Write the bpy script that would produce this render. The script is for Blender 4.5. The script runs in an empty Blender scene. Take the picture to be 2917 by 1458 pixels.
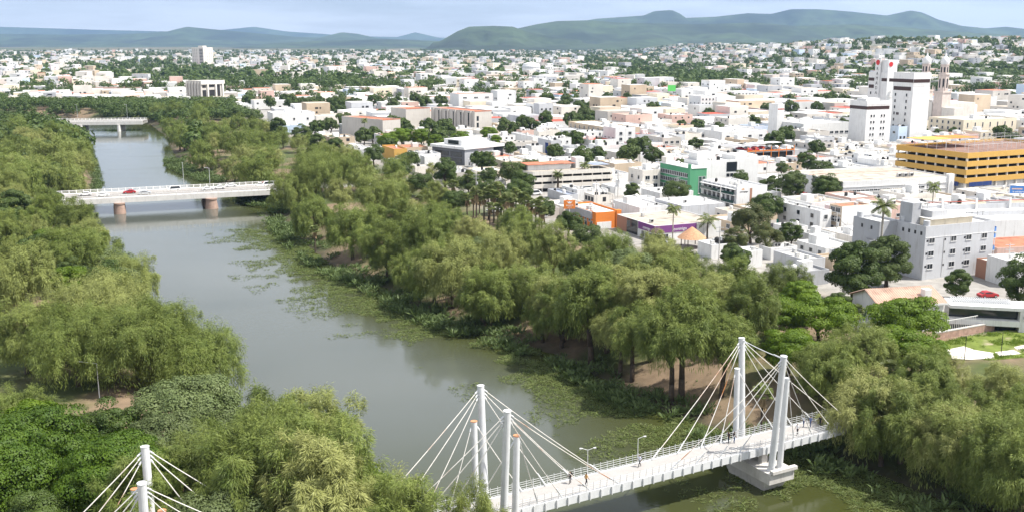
import bpy, bmesh, math, random
import numpy as np
from mathutils import Vector, Matrix
R = math.radians
rng = np.random.default_rng(7)
random.seed(7)
S = bpy.context.scene
COL = S.collection

# ------------------------------------------------------------------ camera, sky, sun, exposure
cam = bpy.data.cameras.new('camera'); cam_o = bpy.data.objects.new('camera', cam); COL.objects.link(cam_o)
cam_o.location = (0, 0, 54.0); cam_o.rotation_euler = (R(90 - 11.898), 0, 0)
cam.sensor_width = 36.0; cam.lens = 35.79; cam.clip_start = 1.0; cam.clip_end = 60000
S.camera = cam_o
SUN_AZ, SUN_EL = R(-8.0), R(57)          # azimuth measured from +X towards +Y
w = bpy.data.worlds.new('World'); S.world = w; w.use_nodes = True
nt = w.node_tree; nt.nodes.clear()
sky = nt.nodes.new('ShaderNodeTexSky'); sky.sky_type = 'NISHITA'; sky.sun_disc = False
sky.sun_elevation = SUN_EL; sky.sun_rotation = R(90) - SUN_AZ
sky.air_density = 1.0; sky.dust_density = 1.6; sky.ozone_density = 1.0
tc = nt.nodes.new('ShaderNodeTexCoord')
mp = nt.nodes.new('ShaderNodeMapping'); mp.inputs['Scale'].default_value = (1.0, 1.0, 8.0)
cn = nt.nodes.new('ShaderNodeTexNoise'); cn.inputs['Scale'].default_value = 3.2; cn.inputs['Detail'].default_value = 8; cn.inputs['Roughness'].default_value = .6
cr = nt.nodes.new('ShaderNodeValToRGB'); cr.color_ramp.elements[0].position = .38; cr.color_ramp.elements[0].color = (0.42, .42, .42, 1); cr.color_ramp.elements[1].position = .60; cr.color_ramp.elements[1].color = (.85, .85, .85, 1)
mx = nt.nodes.new('ShaderNodeMixRGB'); mx.inputs[2].default_value = (13.0, 13.3, 14.2, 1)
bg = nt.nodes.new('ShaderNodeBackground'); bg.inputs['Strength'].default_value = 0.066
wo = nt.nodes.new('ShaderNodeOutputWorld')
nt.links.new(tc.outputs['Generated'], mp.inputs['Vector']); nt.links.new(mp.outputs['Vector'], cn.inputs['Vector'])
nt.links.new(cn.outputs['Fac'], cr.inputs['Fac']); nt.links.new(cr.outputs['Color'], mx.inputs[0])
nt.links.new(sky.outputs['Color'], mx.inputs[1]); nt.links.new(mx.outputs['Color'], bg.inputs['Color']); nt.links.new(bg.outputs['Background'], wo.inputs['Surface'])
sun = bpy.data.lights.new('sun', 'SUN'); sun.energy = 5.0; sun.angle = R(.53); sun.color = (1, .95, .87)
sun_o = bpy.data.objects.new('sun', sun); COL.objects.link(sun_o)
sd = Vector((math.cos(SUN_EL) * math.cos(SUN_AZ), math.cos(SUN_EL) * math.sin(SUN_AZ), math.sin(SUN_EL)))
sun_o.rotation_euler = sd.to_track_quat('Z', 'Y').to_euler(); sun_o.location = (100, -50, 300)
vs = S.view_settings; vs.view_transform = 'Standard'; vs.look = 'None'; vs.exposure = 0.66; vs.gamma = 1; vs.use_curve_mapping = False
S.cycles.use_denoising = True
S.cycles.max_bounces = 4; S.cycles.diffuse_bounces = 2; S.cycles.glossy_bounces = 2; S.cycles.transmission_bounces = 2; S.cycles.volume_bounces = 0; S.cycles.transparent_max_bounces = 6
S.cycles.sample_clamp_indirect = 4

# ------------------------------------------------------------------ materials
MATS = {}
def pmat(name, col, rough=.8, var=.12, scale=.6, stain=0.0, spec=.3, bump=0.0, bscale=8, metal=0.0, attr=None, coord='Object', ramp2=None):
    if name in MATS: return MATS[name]
    m = bpy.data.materials.new(name); m.use_nodes = True; n = m.node_tree; b = n.nodes['Principled BSDF']
    b.inputs['Roughness'].default_value = rough; b.inputs['Specular IOR Level'].default_value = spec; b.inputs['Metallic'].default_value = metal
    t = n.nodes.new('ShaderNodeTexCoord')
    no = n.nodes.new('ShaderNodeTexNoise'); no.inputs['Scale'].default_value = scale; no.inputs['Detail'].default_value = 6; no.inputs['Roughness'].default_value = .65
    n.links.new(t.outputs[coord], no.inputs['Vector'])
    mr = n.nodes.new('ShaderNodeMapRange'); mr.inputs[1].default_value = .3; mr.inputs[2].default_value = .7; mr.inputs[3].default_value = 1 - var; mr.inputs[4].default_value = 1 + var
    n.links.new(no.outputs['Fac'], mr.inputs[0])
    mul = n.nodes.new('ShaderNodeMixRGB'); mul.blend_type = 'MULTIPLY'; mul.inputs[0].default_value = 1
    if attr:
        a = n.nodes.new('ShaderNodeAttribute'); a.attribute_name = attr; n.links.new(a.outputs['Color'], mul.inputs[1])
    else: mul.inputs[1].default_value = (*col, 1)
    n.links.new(mr.outputs[0], mul.inputs[2]); last = mul.outputs[0]
    if ramp2:
        n2 = n.nodes.new('ShaderNodeTexNoise'); n2.inputs['Scale'].default_value = ramp2[1]; n2.inputs['Detail'].default_value = 5; n.links.new(t.outputs[coord], n2.inputs['Vector'])
        r2 = n.nodes.new('ShaderNodeMapRange'); r2.inputs[1].default_value = ramp2[2]; r2.inputs[2].default_value = ramp2[3]; n.links.new(n2.outputs['Fac'], r2.inputs[0])
        mm = n.nodes.new('ShaderNodeMixRGB'); n.links.new(r2.outputs[0], mm.inputs[0]); n.links.new(last, mm.inputs[1]); mm.inputs[2].default_value = (*ramp2[0], 1); last = mm.outputs[0]
    if stain:
        mpn = n.nodes.new('ShaderNodeMapping'); mpn.inputs['Scale'].default_value = (1.3, 1.3, .16); n.links.new(t.outputs[coord], mpn.inputs['Vector'])
        s = n.nodes.new('ShaderNodeTexNoise'); s.inputs['Scale'].default_value = 1.1; s.inputs['Detail'].default_value = 7; s.inputs['Roughness'].default_value = .7; n.links.new(mpn.outputs[0], s.inputs['Vector'])
        sr = n.nodes.new('ShaderNodeMapRange'); sr.inputs[1].default_value = .52; sr.inputs[2].default_value = .78; sr.inputs[4].default_value = stain; n.links.new(s.outputs['Fac'], sr.inputs[0])
        sm = n.nodes.new('ShaderNodeMixRGB'); n.links.new(sr.outputs[0], sm.inputs[0]); n.links.new(last, sm.inputs[1]); sm.inputs[2].default_value = (.22, .19, .155, 1); last = sm.outputs[0]
    n.links.new(last, b.inputs['Base Color'])
    if bump:
        bn = n.nodes.new('ShaderNodeTexNoise'); bn.inputs['Scale'].default_value = bscale; bn.inputs['Detail'].default_value = 5; n.links.new(t.outputs[coord], bn.inputs['Vector'])
        bp = n.nodes.new('ShaderNodeBump'); bp.inputs['Strength'].default_value = bump; bp.inputs['Distance'].default_value = .1; n.links.new(bn.outputs['Fac'], bp.inputs['Height']); n.links.new(bp.outputs[0], b.inputs['Normal'])
    MATS[name] = m; return m
def leafmat(name, c1, c2, trans=.3, rand=.25, c3=None):
    m = bpy.data.materials.new(name); m.use_nodes = True; n = m.node_tree; n.nodes.clear()
    t = n.nodes.new('ShaderNodeTexCoord'); oi = n.nodes.new('ShaderNodeObjectInfo')
    no = n.nodes.new('ShaderNodeTexNoise'); no.inputs['Scale'].default_value = .55; no.inputs['Detail'].default_value = 5; no.inputs['Roughness'].default_value = .7
    n.links.new(t.outputs['Object'], no.inputs['Vector'])
    mr = n.nodes.new('ShaderNodeMapRange'); mr.inputs[1].default_value = .32; mr.inputs[2].default_value = .68; n.links.new(no.outputs['Fac'], mr.inputs[0])
    mixc = n.nodes.new('ShaderNodeMixRGB'); mixc.inputs[1].default_value = (*c1, 1); mixc.inputs[2].default_value = (*c2, 1); n.links.new(mr.outputs[0], mixc.inputs[0]); last = mixc.outputs[0]
    if c3:
        r3 = n.nodes.new('ShaderNodeMapRange'); r3.inputs[1].default_value = .45; r3.inputs[2].default_value = 1; r3.inputs[4].default_value = .75; n.links.new(oi.outputs['Random'], r3.inputs[0])
        m3 = n.nodes.new('ShaderNodeMixRGB'); n.links.new(r3.outputs[0], m3.inputs[0]); n.links.new(last, m3.inputs[1]); m3.inputs[2].default_value = (*c3, 1); last = m3.outputs[0]
    hs = n.nodes.new('ShaderNodeHueSaturation'); n.links.new(last, hs.inputs['Color'])
    rv = n.nodes.new('ShaderNodeMapRange'); rv.inputs[3].default_value = 1 - rand; rv.inputs[4].default_value = 1 + rand; n.links.new(oi.outputs['Random'], rv.inputs[0]); n.links.new(rv.outputs[0], hs.inputs['Value'])
    d = n.nodes.new('ShaderNodeBsdfPrincipled'); d.inputs['Roughness'].default_value = .55; d.inputs['Specular IOR Level'].default_value = .35
    tr = n.nodes.new('ShaderNodeBsdfTranslucent'); ms = n.nodes.new('ShaderNodeMixShader'); ms.inputs[0].default_value = trans; o = n.nodes.new('ShaderNodeOutputMaterial')
    n.links.new(hs.outputs[0], d.inputs['Base Color']); n.links.new(hs.outputs[0], tr.inputs['Color']); n.links.new(d.outputs[0], ms.inputs[1]); n.links.new(tr.outputs[0], ms.inputs[2]); n.links.new(ms.outputs[0], o.inputs['Surface'])
    MATS[name] = m; return m
def glassmat(name, col=(.02, .025, .03), rough=.08):
    m = bpy.data.materials.new(name); m.use_nodes = True; b = m.node_tree.nodes['Principled BSDF']
    b.inputs['Base Color'].default_value = (*col, 1); b.inputs['Roughness'].default_value = rough; b.inputs['Specular IOR Level'].default_value = .6
    MATS[name] = m; return m

# ------------------------------------------------------------------ mesh helpers
def tag(o, label=None, cat=None, group=None, kind=None):
    if label: o['label'] = label
    if cat: o['category'] = cat
    if group: o['group'] = group
    if kind: o['kind'] = kind
    return o
def link(name, me, parent=None, loc=None, rz=0):
    o = bpy.data.objects.new(name, me); COL.objects.link(o)
    if parent: o.parent = parent
    if loc is not None: o.location = loc
    if rz: o.rotation_euler = (0, 0, rz)
    return o
def empty(name, loc=(0, 0, 0), rz=0):
    o = bpy.data.objects.new(name, None); COL.objects.link(o); o.location = loc; o.rotation_euler = (0, 0, rz); o.empty_display_size = .5; return o
def aslist(m): return m if isinstance(m, (list, tuple)) else [m]
class MB:
    def __init__(s): s.v = []; s.f = []; s.m = []
    def quad(s, a, b, c, d, mi=0):
        i = len(s.v); s.v += [a, b, c, d]; s.f.append((i, i + 1, i + 2, i + 3)); s.m.append(mi); return s
    def poly(s, pts, mi=0):
        i = len(s.v); s.v += list(pts); s.f.append(tuple(range(i, i + len(pts)))); s.m.append(mi); return s
    def box(s, x0, x1, y0, y1, z0, z1, mi=0, skip=()):
        i = len(s.v); s.v += [(x0, y0, z0), (x1, y0, z0), (x1, y1, z0), (x0, y1, z0), (x0, y0, z1), (x1, y0, z1), (x1, y1, z1), (x0, y1, z1)]
        for k, f in {'b': (3, 2, 1, 0), 't': (4, 5, 6, 7), 'f': (0, 1, 5, 4), 'r': (1, 2, 6, 5), 'k': (2, 3, 7, 6), 'l': (3, 0, 4, 7)}.items():
            if k not in skip: s.f.append(tuple(i + j for j in f)); s.m.append(mi)
        return s
    def prism(s, pts, z0, z1, mi=0, top=True, bot=False, mt=None):
        n = len(pts); i = len(s.v); s.v += [(p[0], p[1], z0) for p in pts] + [(p[0], p[1], z1) for p in pts]
        for k in range(n): s.f.append((i + k, i + (k + 1) % n, i + n + (k + 1) % n, i + n + k)); s.m.append(mi)
        if top: s.f.append(tuple(range(i + n, i + 2 * n))); s.m.append(mi if mt is None else mt)
        if bot: s.f.append(tuple(reversed(range(i, i + n)))); s.m.append(mi)
        return s
    def tube(s, p0, p1, r0, r1=None, n=8, mi=0, caps=True):
        r1 = r0 if r1 is None else r1; p0 = Vector(p0); p1 = Vector(p1); d = (p1 - p0)
        if d.length < 1e-6: return s
        d.normalize(); a = d.orthogonal().normalized(); b = d.cross(a); i = len(s.v)
        for p, r in ((p0, r0), (p1, r1)):
            for k in range(n):
                q = p + (a * math.cos(2 * math.pi * k / n) + b * math.sin(2 * math.pi * k / n)) * r; s.v.append(tuple(q))
        for k in range(n): s.f.append((i + k, i + (k + 1) % n, i + n + (k + 1) % n, i + n + k)); s.m.append(mi)
        if caps: s.f.append(tuple(range(i + n, i + 2 * n))); s.m.append(mi); s.f.append(tuple(reversed(range(i, i + n)))); s.m.append(mi)
        return s
    def lathe(s, prof, n=16, c=(0, 0, 0), mi=0):
        i = len(s.v)
        for r, z in prof:
            for k in range(n): s.v.append((c[0] + r * math.cos(2 * math.pi * k / n), c[1] + r * math.sin(2 * math.pi * k / n), c[2] + z))
        for j in range(len(prof) - 1):
            for k in range(n): s.f.append((i + j * n + k, i + j * n + (k + 1) % n, i + (j + 1) * n + (k + 1) % n, i + (j + 1) * n + k)); s.m.append(mi)
        s.f.append(tuple(range(i + (len(prof) - 1) * n, i + len(prof) * n))); s.m.append(mi)
        return s
    def mesh(s, name, mats, smooth=False):
        me = bpy.data.meshes.new(name); me.from_pydata(s.v, [], s.f)
        for m in aslist(mats): me.materials.append(m)
        if len(aslist(mats)) > 1: me.polygons.foreach_set('material_index', s.m)
        me.polygons.foreach_set('use_smooth', [bool(smooth)] * len(s.f))
        me.update(); return me
    def build(s, name, mats, parent=None, loc=None, rz=0, smooth=False): return link(name, s.mesh(name, mats, smooth), parent, loc, rz)
def npmesh(name, V, F, mats, midx=None, smooth=False, cols=None):
    """V (n,3), F (m,k) arrays -> mesh, fast"""
    me = bpy.data.meshes.new(name); V = np.asarray(V, np.float32); F = np.asarray(F, np.int32); m, k = F.shape
    me.vertices.add(len(V)); me.vertices.foreach_set('co', V.ravel()); me.loops.add(m * k); me.loops.foreach_set('vertex_index', F.ravel())
    me.polygons.add(m); me.polygons.foreach_set('loop_start', np.arange(0, m * k, k, dtype=np.int32)); me.polygons.foreach_set('loop_total', np.full(m, k, np.int32))
    for mm in aslist(mats): me.materials.append(mm)
    if midx is not None: me.polygons.foreach_set('material_index', np.asarray(midx, np.int32))
    me.polygons.foreach_set('use_smooth', np.full(m, bool(smooth)))
    me.update(calc_edges=True)
    if cols is not None:
        a = me.color_attributes.new('Col', 'FLOAT_COLOR', 'POINT'); c = np.ones((len(V), 4), np.float32); c[:, :3] = cols; a.data.foreach_set('color', c.ravel())
    return me
def sm(a, b, x): t = np.clip((x - a) / (b - a), 0, 1); return t * t * (3 - 2 * t)
def vnoise(x, y, seed=0, oct=4):
    """cheap smooth value noise, arrays in, about 0..1 out"""
    r = np.random.default_rng(seed); T = r.random((64, 64)); out = 0; amp = 1; tot = 0
    for o in range(oct):
        xi = np.floor(x).astype(int); yi = np.floor(y).astype(int); fx = x - xi; fy = y - yi; fx = fx * fx * (3 - 2 * fx); fy = fy * fy * (3 - 2 * fy)
        a = T[xi % 64, yi % 64]; b = T[(xi + 1) % 64, yi % 64]; c = T[xi % 64, (yi + 1) % 64]; d = T[(xi + 1) % 64, (yi + 1) % 64]
        out = out + amp * ((a * (1 - fx) + b * fx) * (1 - fy) + (c * (1 - fx) + d * fx) * fy); tot += amp; amp *= .5; x = x * 2.03 + 7.1; y = y * 2.03 + 3.3
    return out / tot

# ------------------------------------------------------------------ terrain with the river bed
WATER = -5.5
RL = [(-900,830),(-560,795),(-400,762),(-308,712),(-274,648),(-217,525),(-176,430),(-146,337),(-112,269),(-80,220),(-66,193),(-57,173),(-45,156),(-32,140),(-22,124),(-11,108),(3,94),(20,78),(40,58),(70,30),(120,-20)]
RR = [(-900,900),(-560,862),(-380,822),(-272,762),(-226,662),(-158,484),(-118,423),(-85,361),(-66,308),(-46,262),(-33,246),(-18,218),(-6,203),(6,192),(15,176),(25,158),(34,148),(48,138),(57,124),(68,106),(84,88),(104,66),(134,36),(184,-14)]
RIVER = np.array(RL + RR[::-1], float)
def inpoly(x, y, poly):
    if x.size == 1:
        px_, py_ = float(x.ravel()[0]), float(y.ravel()[0]); r_ = False; n = len(poly); x1, y1 = poly[n - 1]
        for x2, y2 in (poly.tolist() if hasattr(poly, 'tolist') else poly):
            if (y1 > py_) != (y2 > py_) and px_ < (x2 - x1) * (py_ - y1) / (y2 - y1 + 1e-12) + x1: r_ = not r_
            x1, y1 = x2, y2
        return np.array([r_])
    ins = np.zeros(x.shape, bool); n = len(poly)
    for i in range(n):
        x1, y1 = poly[i]; x2, y2 = poly[(i + 1) % n]
        c = ((y1 > y) != (y2 > y)); ins ^= c & (x < (x2 - x1) * (y - y1) / (y2 - y1 + 1e-12) + x1)
    return ins
def distline(x, y, pts):
    if x.size == 1:
        px_, py_ = float(x.ravel()[0]), float(y.ravel()[0]); b_ = 1e18; x1, y1 = pts[0]
        for x2, y2 in pts[1:]:
            dx, dy = x2 - x1, y2 - y1; t = ((px_ - x1) * dx + (py_ - y1) * dy) / (dx * dx + dy * dy); t = 0 if t < 0 else 1 if t > 1 else t
            ex, ey = px_ - x1 - t * dx, py_ - y1 - t * dy; b_ = min(b_, ex * ex + ey * ey); x1, y1 = x2, y2
        return np.array([math.sqrt(b_)])
    best = np.full(x.shape, 1e9)
    for (x1, y1), (x2, y2) in zip(pts[:-1], pts[1:]):
        dx, dy = x2 - x1, y2 - y1; t = np.clip(((x - x1) * dx + (y - y1) * dy) / (dx * dx + dy * dy), 0, 1)
        best = np.minimum(best, np.hypot(x - x1 - t * dx, y - y1 - t * dy))
    return best
def hill_right(x, y):
    # the built-up hill behind the cathedral: rises beyond the big park
    a = sm(1000, 2300, y) * sm(330, 800, x - .05 * (y - 1500)); return 52 * a * (1 - .35 * sm(2400, 3400, y))
def height(x, y):
    x = np.asarray(x, float); y = np.asarray(y, float)
    dl = distline(x, y, RL); dr = distline(x, y, RR); ins = inpoly(x, y, RIVER)
    d = np.minimum(dl, dr); nz = vnoise(x / 9, y / 9, 3, 3)
    out = -5.5 + 5.2 * sm(0, np.where(dl < dr, 15, 19), d) + .5 * (nz - .5) * sm(0, 8, d)
    z = np.where(ins, -5.5 - 2.2 * sm(0, 6, d), out)
    return z + hill_right(x, y)
def zat(x, y): return float(height(np.array([x]), np.array([y]))[0])
def grow(a, b, step, far, k=1.16):
    core = list(np.arange(a, b + .1, step)); s = step; lo = a; hi = b; L = []; H = []
    while lo > far[0]: s = min(s * k, 900); lo -= s; L.append(lo)
    s = step
    while hi < far[1]: s = min(s * k, 900); hi += s; H.append(hi)
    return np.array(L[::-1] + core + H)
gx = grow(-420, 300, 3.0, (-16000, 16000)); gy = grow(50, 700, 3.0, (-260, 21000))
XX, YY = np.meshgrid(gx, gy, indexing='ij'); ZZ = height(XX, YY)
nx, ny = XX.shape; idx = np.arange(nx * ny).reshape(nx, ny)
F = np.stack([idx[:-1, :-1].ravel(), idx[1:, :-1].ravel(), idx[1:, 1:].ravel(), idx[:-1, 1:].ravel()], 1)
dl = distline(XX, YY, RL); dr = distline(XX, YY, RR); ins = inpoly(XX, YY, RIVER)
left = (dl < dr)
n1 = vnoise(XX / 14, YY / 14, 11, 5)[..., None]; n2 = vnoise(XX / 60, YY / 60, 5, 4)[..., None]
dirt = np.array([.20, .145, .095]); grass = np.array([.065, .085, .024]); mud = np.array([.05, .045, .026]); conc = np.array([.30, .285, .265]); plain = np.array([.06, .085, .035])
park = dirt * (1 - sm(.42, .6, n1)) + grass * sm(.42, .6, n1)
d_ = np.minimum(dl, dr)[..., None]
cityw = np.where(left, 0, sm(55, 75, dr))[..., None] * (1 - sm(3500, 5200, YY))[..., None]
city = conc * (.8 + .4 * n2)
c = park * (1 - cityw) + city * cityw
c = c * sm(1, 5, d_) + mud * (1 - sm(1, 5, d_)); c = np.where(ins[..., None], mud, c)
pl = sm(900, 1500, np.hypot(XX, YY))[..., None] * np.where(left, 1.0, 0.45)[..., None]
c = c * (1 - pl) + plain * (.75 + .5 * n2) * pl
g = link('ground', npmesh('ground', np.stack([XX, YY, ZZ], -1).reshape(-1, 3), F, pmat('ground', (1, 1, 1), .95, .25, .35, attr='Col', bump=.5, bscale=1.5), smooth=True, cols=c.reshape(-1, 3)))
tag(g, kind='structure')

# water: murky olive river, ripples from a fine bump
m = bpy.data.materials.new('river_water'); m.use_nodes = True; n = m.node_tree; b = n.nodes['Principled BSDF']
b.inputs['Base Color'].default_value = (.056, .060, .024, 1); b.inputs['Roughness'].default_value = .06; b.inputs['IOR'].default_value = 1.33; b.inputs['Specular IOR Level'].default_value = .5
t = n.nodes.new('ShaderNodeTexCoord'); mpn = n.nodes.new('ShaderNodeMapping'); mpn.inputs['Rotation'].default_value = (0, 0, R(25)); mpn.inputs['Scale'].default_value = (1.0, 2.2, 1)
a1 = n.nodes.new('ShaderNodeTexNoise'); a1.inputs['Scale'].default_value = .9; a1.inputs['Detail'].default_value = 4; a2 = n.nodes.new('ShaderNodeTexNoise'); a2.inputs['Scale'].default_value = .018; a2.inputs['Detail'].default_value = 3
n.links.new(t.outputs['Object'], mpn.inputs[0]); n.links.new(mpn.outputs[0], a1.inputs['Vector']); n.links.new(t.outputs['Object'], a2.inputs['Vector'])
r1 = n.nodes.new('ShaderNodeMapRange'); r1.inputs[1].default_value = .4; r1.inputs[2].default_value = .62; r1.inputs[3].default_value = .012; r1.inputs[4].default_value = .08; n.links.new(a2.outputs['Fac'], r1.inputs[0])
bp = n.nodes.new('ShaderNodeBump'); bp.inputs['Distance'].default_value = .25; n.links.new(a1.outputs['Fac'], bp.inputs['Height']); n.links.new(r1.outputs[0], bp.inputs['Strength']); n.links.new(bp.outputs[0], b.inputs['Normal'])
a3 = n.nodes.new('ShaderNodeTexNoise'); a3.inputs['Scale'].default_value = .035; a3.inputs['Detail'].default_value = 5; n.links.new(mpn.outputs[0], a3.inputs['Vector'])
r3 = n.nodes.new('ShaderNodeMapRange'); r3.inputs[1].default_value = .42; r3.inputs[2].default_value = .66; r3.inputs[3].default_value = .02; r3.inputs[4].default_value = .13; n.links.new(a3.outputs['Fac'], r3.inputs[0]); n.links.new(r3.outputs[0], b.inputs['Roughness'])
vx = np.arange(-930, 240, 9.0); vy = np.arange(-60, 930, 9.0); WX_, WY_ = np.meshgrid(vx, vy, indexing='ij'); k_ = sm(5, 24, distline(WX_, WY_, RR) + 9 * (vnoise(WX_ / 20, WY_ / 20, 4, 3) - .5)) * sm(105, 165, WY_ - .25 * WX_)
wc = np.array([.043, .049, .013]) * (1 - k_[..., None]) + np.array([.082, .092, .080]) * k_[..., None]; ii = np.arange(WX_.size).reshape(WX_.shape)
at_ = n.nodes.new('ShaderNodeAttribute'); at_.attribute_name = 'Col'; n.links.new(at_.outputs['Color'], b.inputs['Base Color'])
water = link('river', npmesh('river', np.stack([WX_, WY_, np.full(WX_.shape, WATER)], -1).reshape(-1, 3), np.stack([ii[:-1, :-1].ravel(), ii[1:, :-1].ravel(), ii[1:, 1:].ravel(), ii[:-1, 1:].ravel()], 1), m, smooth=True, cols=wc.reshape(-1, 3))); tag(water, kind='structure')

# ------------------------------------------------------------------ far hills
hillm = pmat('hill_forest', (.040, .062, .026), .95, .7, .006, bump=0, ramp2=((.014, .024, .012), .0011, .48, .62))
def ridge(name, crest, depth_front, depth_back, seed, rough=.16, base=-2):
    """crest: (x, y, z) world points. A solid ridge with spurs running down both flanks."""
    cr_ = np.array(crest, float); xs = np.linspace(cr_[0, 0], cr_[-1, 0], 170); zs = np.interp(xs, cr_[:, 0], cr_[:, 2]); ys = np.interp(xs, cr_[:, 0], cr_[:, 1])
    ts = np.concatenate([np.linspace(-1, 0, 26), np.linspace(0, 1, 10)[1:]])
    X = np.repeat(xs[:, None], len(ts), 1); Tt = np.repeat(ts[None], len(xs), 0); zc = np.repeat(zs[:, None], len(ts), 1)
    Y = ys[:, None] + np.where(Tt < 0, Tt * depth_front, Tt * depth_back)
    sp = vnoise(X / (depth_front * .22), Y / (depth_front * .4), seed, 4)
    prof = (1 - np.abs(Tt)) ** 1.25
    prof = prof * (1 - rough * 3.4 * (sp - .35) * np.sin(np.pi * np.clip(np.abs(Tt), 0, 1)))
    rg = np.abs(2 * vnoise(X / (depth_front * .13), Y / (depth_front * .32), seed + 40, 3) - 1); prof = prof * (1 - .62 * (1 - rg) ** 2 * np.sin(np.pi * np.clip(np.abs(Tt), 0, 1)))
    ends = sm(0, .05, np.linspace(0, 1, len(xs))) * sm(0, .05, np.linspace(1, 0, len(xs)))
    Z = base + (zc - base) * prof * np.maximum(ends[:, None], .0) + (vnoise(X / 260, Y / 260, seed + 9, 4) - .5) * 60 * prof * (1 - prof ** 3) * (np.abs(Tt) > .01)
    a, b_ = X.shape; ii = np.arange(a * b_).reshape(a, b_)
    F = np.stack([ii[:-1, :-1].ravel(), ii[1:, :-1].ravel(), ii[1:, 1:].ravel(), ii[:-1, 1:].ravel()], 1)
    o = link(name, npmesh(name, np.stack([X, Y, Z], -1).reshape(-1, 3), F, hillm, smooth=True)); tag(o, kind='structure'); return o
ridge('hill', [(-566.75,6800.00,34.17),(-462.43,6800.00,57.07),(-357.87,6800.00,115.42),(-279.81,6800.00,145.79),(-124.34,6800.00,150.84),(5.18,6800.00,145.79),(108.93,6800.00,110.36),(290.79,6800.00,77.39),(498.84,6800.00,54.52)], 1300, 900, 1)
ridge('hill', [(-275.62,8200.00,66.89),(6.25,8200.00,143.33),(193.61,8200.00,182.97),(349.53,8200.00,207.31),(599.09,8200.00,213.40),(849.11,8200.00,195.14),(1099.03,8200.00,189.06),(1442.70,8200.00,182.97),(1910.51,8200.00,195.14),(2224.08,8200.00,170.78),(2691.79,8200.00,182.97),(3162.68,8200.00,152.49),(3634.88,8200.00,115.85),(4106.04,8200.00,97.50),(4579.08,8200.00,66.89)], 2600, 1500, 2, .26)
ridge('mountain', [(403.16,11500.00,200.68),(927.42,11500.00,294.60),(1451.46,11500.00,328.67),(1559.42,11500.00,375.45),(1755.57,11500.00,388.19),(1853.10,11500.00,345.69),(1911.41,11500.00,303.12),(2238.93,11500.00,315.90),(2586.94,11500.00,354.20),(2849.57,11500.00,345.69),(3065.21,11500.00,396.69),(3370.86,11500.00,396.69),(3721.92,11500.00,371.20),(4118.31,11500.00,328.67),(4376.16,11500.00,383.95),(4508.95,11500.00,362.70),(4690.33,11500.00,286.07),(4959.07,11500.00,217.78),(5224.38,11500.00,192.12),(5441.82,11500.00,209.23),(5752.13,11500.00,175.00),(6636.29,11500.00,115.01)], 3000, 1800, 3, .2)
ridge('hill', [(-7099.97,12500.00,110.99),(-6142.78,12500.00,138.96),(-5428.24,12500.00,129.64),(-4568.93,12500.00,138.96),(-4137.74,12500.00,166.91),(-3895.72,12500.00,222.73),(-3611.67,12500.00,194.83),(-3089.98,12500.00,148.28),(-2614.98,12500.00,106.32),(-2329.22,12500.00,92.32),(-2040.59,12500.00,157.60),(-1850.46,12500.00,138.96),(-1613.40,12500.00,87.66),(-897.89,12500.00,54.96),(57.33,12500.00,36.26)], 3200, 2000, 4, .14)
ridge('hill', [(-2353.57,9500.00,26.30),(-1698.59,9500.00,58.28),(-1190.19,9500.00,68.93),(-754.93,9500.00,58.28),(-319.57,9500.00,33.41)], 1800, 1400, 5)
ridge('mountain', [(-12213.66,19000.00,352.82),(-10046.14,19000.00,324.59),(-8890.88,19000.00,296.33),(-7518.80,19000.00,253.92),(-6289.37,19000.00,225.62),(-5273.30,19000.00,253.92),(-4690.87,19000.00,310.46),(-4115.63,19000.00,225.62),(-2814.03,19000.00,140.62),(-2089.10,19000.00,126.44),(-1761.01,19000.00,211.47),(-1363.82,19000.00,119.35),(-275.86,19000.00,55.46)], 2600, 1500, 6, .1)
# the air between here and the mountains
hz = MB().box(-15800, 15800, -240, 20900, -9, 960).build('haze', None); hz.data.materials.clear()
hm = bpy.data.materials.new('haze_air'); hm.use_nodes = True; n = hm.node_tree; n.nodes.clear()
pv = n.nodes.new('ShaderNodeVolumePrincipled'); pv.inputs['Color'].default_value = (.42, .65, 1.0, 1); pv.inputs['Density'].default_value = 5e-5; pv.inputs['Anisotropy'].default_value = .25
o_ = n.nodes.new('ShaderNodeOutputMaterial'); n.links.new(pv.outputs[0], o_.inputs['Volume']); hz.data.materials.append(hm); tag(hz, kind='stuff')
hz.data.name = 'haze'

# ------------------------------------------------------------------ footbridge
WHITE = pmat('white_steel', (.66, .67, .68), .45, .07, 1.2, stain=.34)
RUST = pmat('rusty_cable', (.72, .69, .65), .6, .15, .55, ramp2=((.40, .16, .05), .16, .57, .68))
RUSTCAP = pmat('rusty_cap', (.55, .25, .13), .8, .25, 3)
CONC = pmat('bridge_concrete', (.55, .53, .50), .9, .16, .5, stain=.55, bump=.2)
PALECONC = pmat('pale_concrete', (.66, .64, .61), .9, .10, .4, stain=.4)
DECKM = pmat('deck_paving', (.35, .335, .32), .9, .08, .7)
STONE = pmat('pier_stone', (.36, .25, .20), .9, .22, .9, stain=.3, bump=.4, bscale=2)
ASPH = pmat('asphalt', (.23, .21, .20), .95, .12, .5)
DARK = pmat('dark_void', (.025, .024, .024), .9, .2, 1)  # near-black fill painted as the shade inside open storeys and recesses
bc = Vector((3.26, 115.12, 0)); bd = Vector((.8731, .4876, 0)); bn = Vector((.4876, -.8731, 0)); BZ = math.atan2(bd.y, bd.x)
fb = empty('footbridge', bc, BZ)        # local x runs along the deck, local -y is the near side
tag(fb, 'white cable-stayed footbridge with leaning steel masts across the river', 'bridge')
S0, S1 = -62, 66; HW = 1.95
dk = MB().box(S0, S1, -HW, HW, -.22, 0.0).build('deck', DECKM, fb)
mb = MB()
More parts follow.
